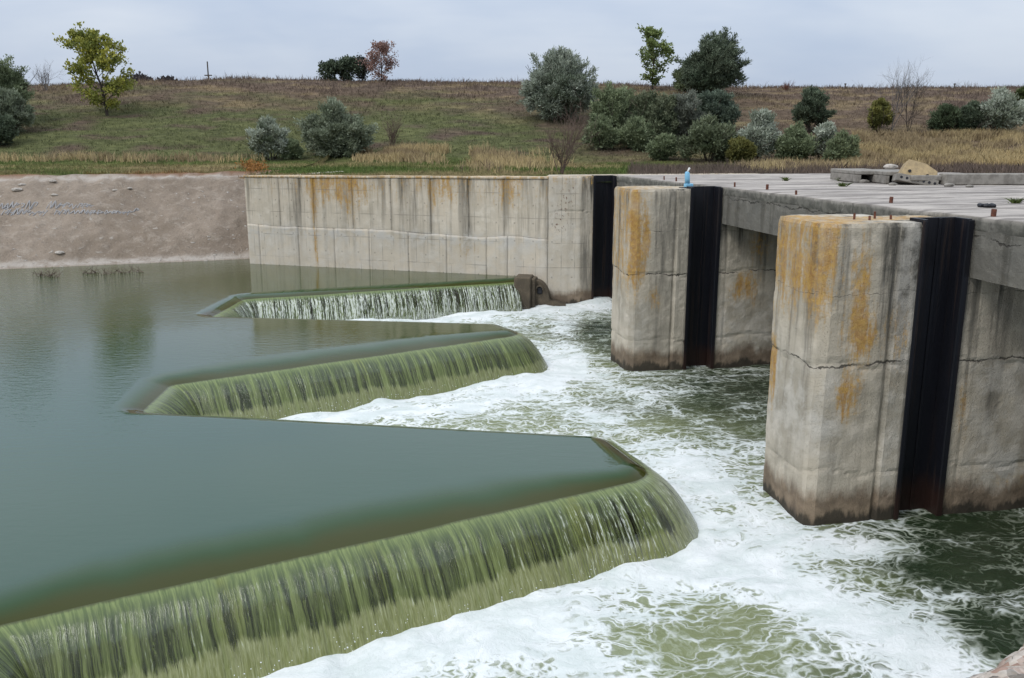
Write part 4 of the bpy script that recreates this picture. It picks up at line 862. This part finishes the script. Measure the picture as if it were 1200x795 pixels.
def bare(u, vt, vb, w_px, mat, label, name='bare_shrub', cat='shrub', stems=6, dy=0, group='bare leafless shrubs', lev=2, r0=.03):
    x, y, z = hit(u, vb); y += dy; k = px_size(y); H_ = (vb - vt) * k; W_ = w_px * k
    mb = MB()
    for i in range(stems):
        a = rng.uniform(0, 6.28); t = W_ / 2 / H_ * rng.uniform(.3, 1.1); branch(mb, (rng.normal(0, .06), rng.normal(0, .06), -.1), (math.cos(a) * t, math.sin(a) * t, 1), H_ * rng.uniform(.45, .72), r0 * rng.uniform(.7, 1.2), lev, .33, 5)
    o = mb.build(name, mat); o.location = (x, y, z - .05); return tag(o, label, cat, group)
def tree(u, vt, vb, w_px, pal, label, lean=0, clear=.2, dens=1, leafL=.3, group='trees on the hill', narrow=False, per=30, lw=.09):
    x, y, z = hit(u, vb); k = px_size(y); H_ = (vb - vt) * k; W_ = w_px * k; r = thing('tree', label, 'tree', (x, y, z - .1), 0, group)
    mb = MB(); tips = []; tr_ = [np.array([0, 0, -.1])]; n = 7
    for i in range(n): tr_.append(np.array([lean * ((i + 1) / n) ** 1.3 + rng.normal(0, .04), rng.normal(0, .05), H_ * .94 * (i + 1) / n]))
    mb.tube(tr_, list(np.linspace(.022 * H_, .004 * H_, n + 1)), 7, False)
    C = []
    nl = int(22 * dens) 
    for i in range(nl):
        h = clear + (1 - clear) * (i + .5) / nl * .95; j = h * n / .94 ; j0 = min(int(j), n - 1); p = tr_[j0] + (tr_[j0 + 1] - tr_[j0]) * (j - j0)
        wid = math.sin(math.pi * min(1, max(0, (h - clear) / (1.02 - clear))) ** (.62 if not narrow else .8)) ; a = i * 2.4 + rng.uniform(-.5, .5); l = W_ / 2 * (wid * .85 + .12) * rng.uniform(.65, 1.15)
        d = np.array([math.cos(a), math.sin(a), rng.uniform(.45, .95)]); branch(mb, p, d, l * 1.05, .008 * H_ * (1.2 - h), 1, .45, 4, tips)
    mb.build('trunk', M['bark'], r)
    C = np.array(tips); C = C[rng.random(len(C)) < .9]; tone = np.clip(rng.normal(.5, .3, len(C)), 0, 1); cl = pal[1] + (pal[0] - pal[1]) * tone[:, None]
    V, Fq, c = leaves(C, per, np.full(len(C), .17), leafL, lw, cl, .25, .1, np.array([lean / 2, 0, H_ * .4]))
    mesh('crown', V, Fq, M['leaf'], r, smooth=False, cols=c); return r

tree(126, 48, 136, 66, (np.array([.40, .38, .07]), np.array([.17, .20, .05])), 'slim yellow green tree alone on the left of the grassy hill', lean=-1.3, clear=.10, leafL=.26, dens=1.6, per=26)
tree(764, 40, 105, 40, (np.array([.23, .28, .09]), np.array([.11, .15, .055])), 'small upright green tree on the skyline left of the big round bush', clear=.08, narrow=True, leafL=.3, dens=.85, per=20)
tree(448, 54, 96, 34, RED, 'reddish brown rounded tree standing on the skyline', clear=.05, leafL=.16, dens=1.5, per=10)
tree(407, 70, 93, 22, DRK, 'dark tree on the skyline left of the reddish tree, middle of three', clear=.1, leafL=.24, per=16); tree(388, 74, 93, 22, DRK, 'dark tree on the skyline, leftmost of three by the reddish tree', clear=.05, leafL=.24, per=16); tree(424, 68, 93, 20, (np.array([.10, .10, .085]), np.array([.06, .06, .05])), 'thin greyish dark tree touching the reddish tree on the skyline', clear=.1, leafL=.2, per=11)
# left edge
shrub(2, 72, 148, 62, OLI, 'tall olive green shrub cut by the left edge of the view', dens=1.2); shrub(14, 108, 158, 46, SIL, 'silvery low shrub in front of the tall one at left edge', dens=1.1); shrub(-4, 132, 172, 40, DRK, 'dark low shrub at the left edge below the silvery one')
# middle left
shrub(318, 141, 188, 40, WHT, 'small silvery shrub, leftmost behind the pale wall', dens=.85, leafL=.26); shrub(343, 165, 187, 20, OLI, 'tiny dark shrub between two silvery ones behind wall', leafL=.2)
shrub(397, 122, 182, 76, SIL, 'large rounded silvery shrub alone behind the left half of wall', dens=1.3)
bare(460, 136, 173, 28, M['twig'], 'brown leafless bushy shrub right of the large rounded silvery shrub', stems=14, r0=.025, lev=2)
bare(656, 138, 206, 62, M['twig'], 'tall brown leafless shrub just behind the pale wall', stems=9, r0=.034, lev=3)
bare(54, 78, 106, 26, M['greytwig'], 'grey leafless shrub on the skyline left of yellow tree', stems=6, lev=3, r0=.03)
# big ones right
shrub(655, 66, 141, 88, (np.array([.33, .36, .29]), np.array([.13, .16, .105])), 'tallest silvery tree like shrub breaking the skyline', dens=1.4, trunk=False, leafL=.34)
shrub(834, 46, 113, 70, (np.array([.15, .18, .12]), np.array([.055, .08, .045])), 'big round dark green bush on the skyline', dens=1.5, leafL=.32); shrub(805, 74, 107, 34, OLI, 'smaller bush touching the left of big skyline bush')
for a in [(722, 106, 168, 58, OLI, 'olive green shrub at the left end of the dense thicket'), (760, 112, 172, 62, (np.array([.15, .17, .10]), np.array([.05, .072, .038])), 'broad green shrub inside the thicket beside its left end'),
          (704, 138, 176, 40, OLI, 'low shrub at the foot of the left end of the thicket'), (803, 112, 168, 52, (np.array([.21, .225, .18]), np.array([.11, .12, .09])), 'greyish thin leaved shrub in the middle of the thicket'),
          (836, 110, 156, 46, (np.array([.13, .165, .12]), np.array([.05, .072, .045])), 'dark bluish shrub behind the large front shrub of thicket'), (830, 140, 190, 72, (np.array([.17, .195, .115]), np.array([.07, .09, .045])), 'large green front shrub in the middle of the thicket'),
          (884, 132, 190, 50, WHT, 'pale silvery shrub on the right half of the thicket'), (776, 160, 188, 28, OLI, 'small low shrub in front of the thicket near its middle'),
          (930, 150, 192, 48, OLI, 'broad olive shrub right of the pale silvery one'), (951, 106, 156, 38, DRK, 'dark green conical shrub standing alone above the thicket'),
          (966, 146, 192, 26, WHT, 'narrow silvery shrub near the right end of the thicket'), (984, 158, 196, 34, OLI, 'olive shrub closing the right end of the thicket'), (868, 164, 192, 26, (np.array([.20, .19, .06]), np.array([.09, .10, .035])), 'yellowish low shrub at the foot of pale silvery one'),
          (745, 140, 176, 40, OLI, 'shadowy olive shrub low in the left of the thicket'),
          (1108, 126, 158, 38, (np.array([.10, .13, .07]), np.array([.04, .06, .03])), 'dark green low shrub left of the silvery one at far right'), (1138, 122, 157, 32, DRK, 'dark shrub touching the silvery one at far right'), (1168, 108, 158, 54, WHT, 'silvery rounded shrub at the far right of the hill')]:
    shrub(*a[:6], dens=1.1)
shrub(1030, 118, 156, 24, (np.array([.22, .21, .06]), np.array([.10, .11, .035])), 'yellow green thin shrub beside the bare saplings', dens=.6, leafL=.24)
bare(1044, 82, 156, 34, M['greytwig'], 'tall bare sapling beside the yellow green thin shrub', name='bare_tree', cat='tree', stems=3, lev=3, r0=.04, group='bare saplings'); bare(1064, 88, 156, 30, M['bark'], 'tall dark bare sapling, right one of the pair', name='bare_tree', cat='tree', stems=3, lev=3, r0=.04, group='bare saplings')
bare(1118, 110, 150, 30, M['twig'], 'brown leafless shrub behind the dark shrubs at far right', stems=9, r0=.025); bare(1146, 112, 150, 26, M['twig'], 'brown leafless shrub just left of the far right silvery shrub', stems=9, r0=.025)
bare(921, 94, 106, 14, M['rust'], 'small reddish bare bush on the skyline', stems=12, r0=.03); shrub(1198, 104, 128, 20, MID, 'green shrub at right edge of hill top')
for u, vt in ((570, 178), (583, 186), (540, 186), (622, 184), (1075, 95)): bare(u, vt, 203 if u < 700 else 104, 12, M['twig'], {570: 'thin leaning dead weed behind the wall centre', 583: 'short dead weed right of the leaning one', 540: 'short dark dead weed left of the leaning one', 622: 'short dead weed left of tall leafless shrub', 1075: 'thin bare weed on the skyline above the saplings'}[u], 'dead_weed', 'weed', 2, group='dead weeds', lev=2, r0=.012)
# utility pole and posts on the skyline
x, y, z = hit(223, 97); up = thing('utility_pole', 'thin dark utility pole with short crossarm on the skyline', 'utility pole', (x, y + 6, z - .3))
m = MB(); m.tube([(0, 0, 0), (0, 0, 2.9)], [.09, .07], 8); m.build('post', M['wood'], up); m = MB(); m.box(-.42, -.06, 1.35, .42, .06, 1.47, .01); m.build('crossarm', M['wood'], up)
for u, lab in ((1118, 'short dark post on the skyline at far right'), (990, 'short dark post on the skyline above the thicket end')):
    x, y, z = hit(u, 105); m = MB(); m.tube([(0, 0, -.2), (.02, 0, .6)], .06, 6); m.box(-.09, -.05, .5, .12, .05, .62, .01); o = m.build('post', M['wood']); o.location = (x, y, z); tag(o, lab, 'post', 'posts on the skyline')
# distant wood behind the crest at left
C = []
for i in range(420):
    u = random.uniform(148, 212); y = random.uniform(150, 165); a, d = ray(u, 96); C.append((a * y, y, CH - d * y + random.uniform(-1.5, .35) + .4 * math.sin(u * .2) - .01 * (u - 150)))
C = np.array(C); V, Fq, c = leaves(C, 14, np.full(len(C), .35), .5, .18, np.tile([.05, .042, .042], (len(C), 1)), .3, .5, np.array([-60., 157., 10.]))
o = stuff(mesh('distant_wood', V, Fq, M['leaf'], smooth=False, cols=c)); o['label'] = 'dark distant wood peeping over the left skyline'

# grasses --------------------------------------------------------------------
def grass(name, P, h, w, cols, lean=.35, per=4, label=''):
    n = len(P); Q_ = np.repeat(P, per, 0); Q_[:, :2] += rng.normal(0, .10 if n > 40 else .02, (len(Q_), 2)); hh = np.repeat(h, per) * rng.uniform(.5, 1.25, len(Q_))
    a = rng.uniform(0, 6.283, len(Q_)); side = np.stack([np.cos(a), np.sin(a) * .4, 0 * a], -1) * w; ln = rng.normal(0, lean, (len(Q_), 2)) * hh[:, None]
    top = Q_ + np.concatenate([ln, hh[:, None]], 1); mid = Q_ + np.concatenate([ln * .35, hh[:, None] * .6], 1)
    V = np.stack([Q_ - side, Q_ + side, mid + side * .7, top, mid - side * .7], 1).reshape(-1, 3)
    c = np.repeat(cols, per, 0) * (1 + rng.uniform(-.35, .35, (len(Q_), 1))); c = np.clip(np.repeat(c, 5, 0), 0, 1)
    o = stuff(mesh(name, V, np.arange(len(V)).reshape(-1, 5), M['blade'], smooth=False, cols=c)); o['label'] = label; return o
def scatter(n, x0, x1, y0, y1):
    y = rng.uniform(y0, y1, n); x = rng.uniform(x0, x1, n) * y; return x, y
x, y = scatter(52000, -.68, .68, 64, 108); keep = rng.random(len(x)) < .35 + .65 * fbm(x * .3, y * .6, 0, 3, 601); x, y = x[keep], y[keep]
c = gcol(x, y); c = c * rng.uniform(.75, 1.5, (len(x), 1)); hgt = .10 + .30 * fbm(x * .2, y * .3, 0, 3, 602) ** 1.5 * (.6 + sstep(80, 100, y)); tall = rng.random(len(x)) < .03; hgt[tall] *= 1.7
grass('grass', np.stack([x, y, gz(x, y) - .03], -1), hgt, .026, c, label='rough brown and green grass covering the hillside')
x, y = scatter(2600, -.66, .66, 100, 107); grass('grass', np.stack([x, y, gz(x, y) - .05], -1), rng.uniform(.2, .75, len(x)) * (.4 + fbm(x * .3, 0, 0, 3, 603)), .02, np.tile([.15, .11, .085], (len(x), 1)), per=3, label='thin dry weed stalks along the skyline')
x, y = scatter(26000, -.68, .66, 41, 65); m_ = y > yb(x) + .15; x, y = x[m_], y[m_]; c = gcol(x, y) * rng.uniform(.8, 1.35, (len(x), 1)); grass('grass', np.stack([x, y, gz(x, y) - .02], -1), rng.uniform(.06, .26, len(x)) * (.5 + fbm(x * .4, y * .4, 0, 3, 604)), .018, c, label='short green grass on the flat ground behind the wall')
# straw coloured tall grass patches
X_, Y_ = [], []
for (ua, ub, va, vb_, n) in [(425, 548, 178, 190, 2600), (0, 300, 187, 191, 420), (1000, 1199, 160, 196, 6500), (880, 1010, 196, 204, 900), (548, 640, 184, 200, 700)]:
    us = rng.uniform(ua, ub, n); vs_ = np.where(va < 165, rng.uniform(va, vb_, n), rng.normal((va + vb_) / 2, (vb_ - va) / 3.2, n)); us = np.where(va < 165, us, us + rng.normal(0, 14, n))
    for u_, v_ in zip(us, vs_):
        a, d = ray(u_, v_); yy = np.arange(44, 95, .5); g_ = gz(a * yy, yy) >= CH - d * yy; i = int(np.argmax(g_)) if g_.any() else 60; X_.append(a * yy[i]); Y_.append(yy[i] + rng.uniform(-.3, .3))
x = np.array(X_); y = np.array(Y_); kp = fbm(x * .5, y * .5, 0, 4, 610) > .44; x, y = x[kp], y[kp]; pn = fbm(x * .3, y * .6, 0, 3, 611)
c = C_TAN * 1.55 + (C_BROWN - C_TAN) * sstep(.45, .6, pn)[:, None] * .8
stuff(grass('dry_grass', np.stack([x, y, gz(x, y) - .03], -1), .35 + .5 * fbm(x * .5, y * .5, 0, 2, 612), .026, c, .28, 5, 'straw coloured tall dry grass at the foot of the hill'))
# mauve dead weeds band beyond the deck
x, y = scatter(5200, .13, .60, 41.5, 56); m_ = (y > yb(x) + 1.2); x, y = x[m_], y[m_]
grass('weeds', np.stack([x, y, gz(x, y) - .02], -1), .25 + .45 * fbm(x * .4, y * .5, 0, 3, 620), .016, np.tile([.14, .105, .085], (len(x), 1)) * rng.uniform(.7, 1.4, (len(x), 1)), .25, 4, 'brown dead weeds on the flat ground beyond the deck')
# leaf litter heap by the left end of the wall
C = []
for i in range(110):
    u = random.gauss(297, 7); v = random.gauss(198, 2.4); x_, y_, z_ = hit(u, min(v, 202)); C.append((x_, y_, z_ + random.uniform(0, .25)))
C = np.array(C); V, Fq, c = leaves(C, 10, np.full(len(C), .12), .13, .05, np.tile([.25, .115, .028], (len(C), 1)), .4, .5, np.array([-13., 47., 4.]))
o = stuff(mesh('fallen_leaves', V, Fq, M['leaf'], smooth=False, cols=c)); o['label'] = 'heap of orange fallen leaves by the left end of wall'
# tufts between deck slabs
for (u, v, lab) in [(921, 212, 'small grass tuft on the deck left of pile'), (985, 212.5, 'grass tuft beside the left ribbed slab'), (1189, 239, 'small grass tuft at right edge of the deck'), (987, 219, 'low grass tuft on deck in front of the left ribbed slab')]:
    x_, y_, z_ = on_deck(u, v); n = 26; P = np.array([x_, y_, z_ - .02]) + rng.normal(0, 1, (n, 3)) * np.array([.03, .02, 0]); o = grass('grass_tuft', P, np.full(n, .14), .012, np.tile([.10, .135, .035], (n, 1)), .9, 4, lab); del o['kind']; tag(o, lab, 'grass tuft', 'grass tufts on the deck')
# loose pale stones on the bank
for i, (u, v, w) in enumerate([(20, 224, .28), (26, 218, .2), (64, 230, .18), (70, 298, .22), (62, 214, .2), (135, 224, .15), (152, 222, .14)]):
    x_, y_ = bankpt(u, v); rock('stone', x_, y_, bankz(x_, y_) + .04, w * .7, M['stone'], ['pale stone high on the bank above the blue writing', 'smaller pale stone just above its neighbour on the bank', 'pale stone right of the middle of the bank writing', 'white stone low on the bank near the water', 'pale stone near the top edge of the bank', 'small pale stone right of the blue writing, lower of two', 'small pale stone right of blue writing, upper of two'][i], 'stone', (1.5, 1, .6))['group'] = 'loose stones on the bank'

# ------------------------------------------------------------------ camera, sky, sun
cam = bpy.data.cameras.new('camera'); co_ = link(bpy.data.objects.new('camera', cam)); co_.location = (0, 0, CH); co_.rotation_euler = (math.pi / 2 - TH, 0, 0)
cam.sensor_width = 36; cam.lens = F / 1200 * 36; cam.clip_end = 3000; SC.camera = co_
EL, AZ = R(48), R(232)       # sun behind thin cloud, left and behind the camera
w = bpy.data.worlds.new('World'); SC.world = w; w.use_nodes = True; nt = w.node_tree; nt.nodes.clear()
n = NT.__new__(NT); n.t = nt
sky = n.n('ShaderNodeTexSky', sky_type='NISHITA'); sky.sun_disc = False; sky.sun_elevation = EL; sky.sun_rotation = AZ; sky.air_density = 1.2; sky.dust_density = 2.0
d = n.n('ShaderNodeTexCoord').outputs['Generated']; x, y, z = n.sep(d)
zc = n.math('MAXIMUM', z, .04); pl = n.comb(n.math('DIVIDE', x, n.add(zc, .25)), n.math('DIVIDE', y, n.add(zc, .25)), 0.0)
cl = n.noise(pl, .9, 4, .5, .3); cl2 = n.noise(n.map(pl, (.8, 1.2, 1)), 2.2, 4, .5)
f = n.add(n.mul(cl, .7), n.mul(cl2, .3)); f = n.add(f, n.add(n.mul(n.ss(.0, .5, z), .12), n.mul(x, .07)))
cloud = n.mix(n.ss(.36, .68, f), (4.7, 5.55, 7.1), (6.5, 7.1, 8.1))
cloud = n.mix(n.ss(.12, .0, z, 0.0, .6), cloud, (4.4, 5.3, 7.0))
cloud = n.mix(1.0, cloud, n.comb(n.add(1.0, n.mul(zc, 1.2)), n.add(1.0, n.mul(zc, 1.2)), n.add(1.0, n.mul(zc, 1.15))), 'MULTIPLY')
mixc = n.mix(.90, sky.outputs[0], cloud)
bg = n.n('ShaderNodeBackground'); n.put(bg.inputs[0], mixc); bg.inputs[1].default_value = .085
ow = n.n('ShaderNodeOutputWorld'); nt.links.new(bg.outputs[0], ow.inputs[0])
sl_ = bpy.data.lights.new('sun', 'SUN'); sl_.energy = 1.5; sl_.angle = R(24); sl_.color = (1, .97, .92); so = link(bpy.data.objects.new('sun', sl_))
dirv = Vector((math.sin(AZ) * math.cos(EL), math.cos(AZ) * math.cos(EL), math.sin(EL))); so.rotation_euler = dirv.to_track_quat('Z', 'Y').to_euler(); so.location = dirv * 60
vs = SC.view_settings; vs.view_transform = 'Standard'; vs.look = 'None'; vs.gamma = 1; vs.use_curve_mapping = False; vs.exposure = .2
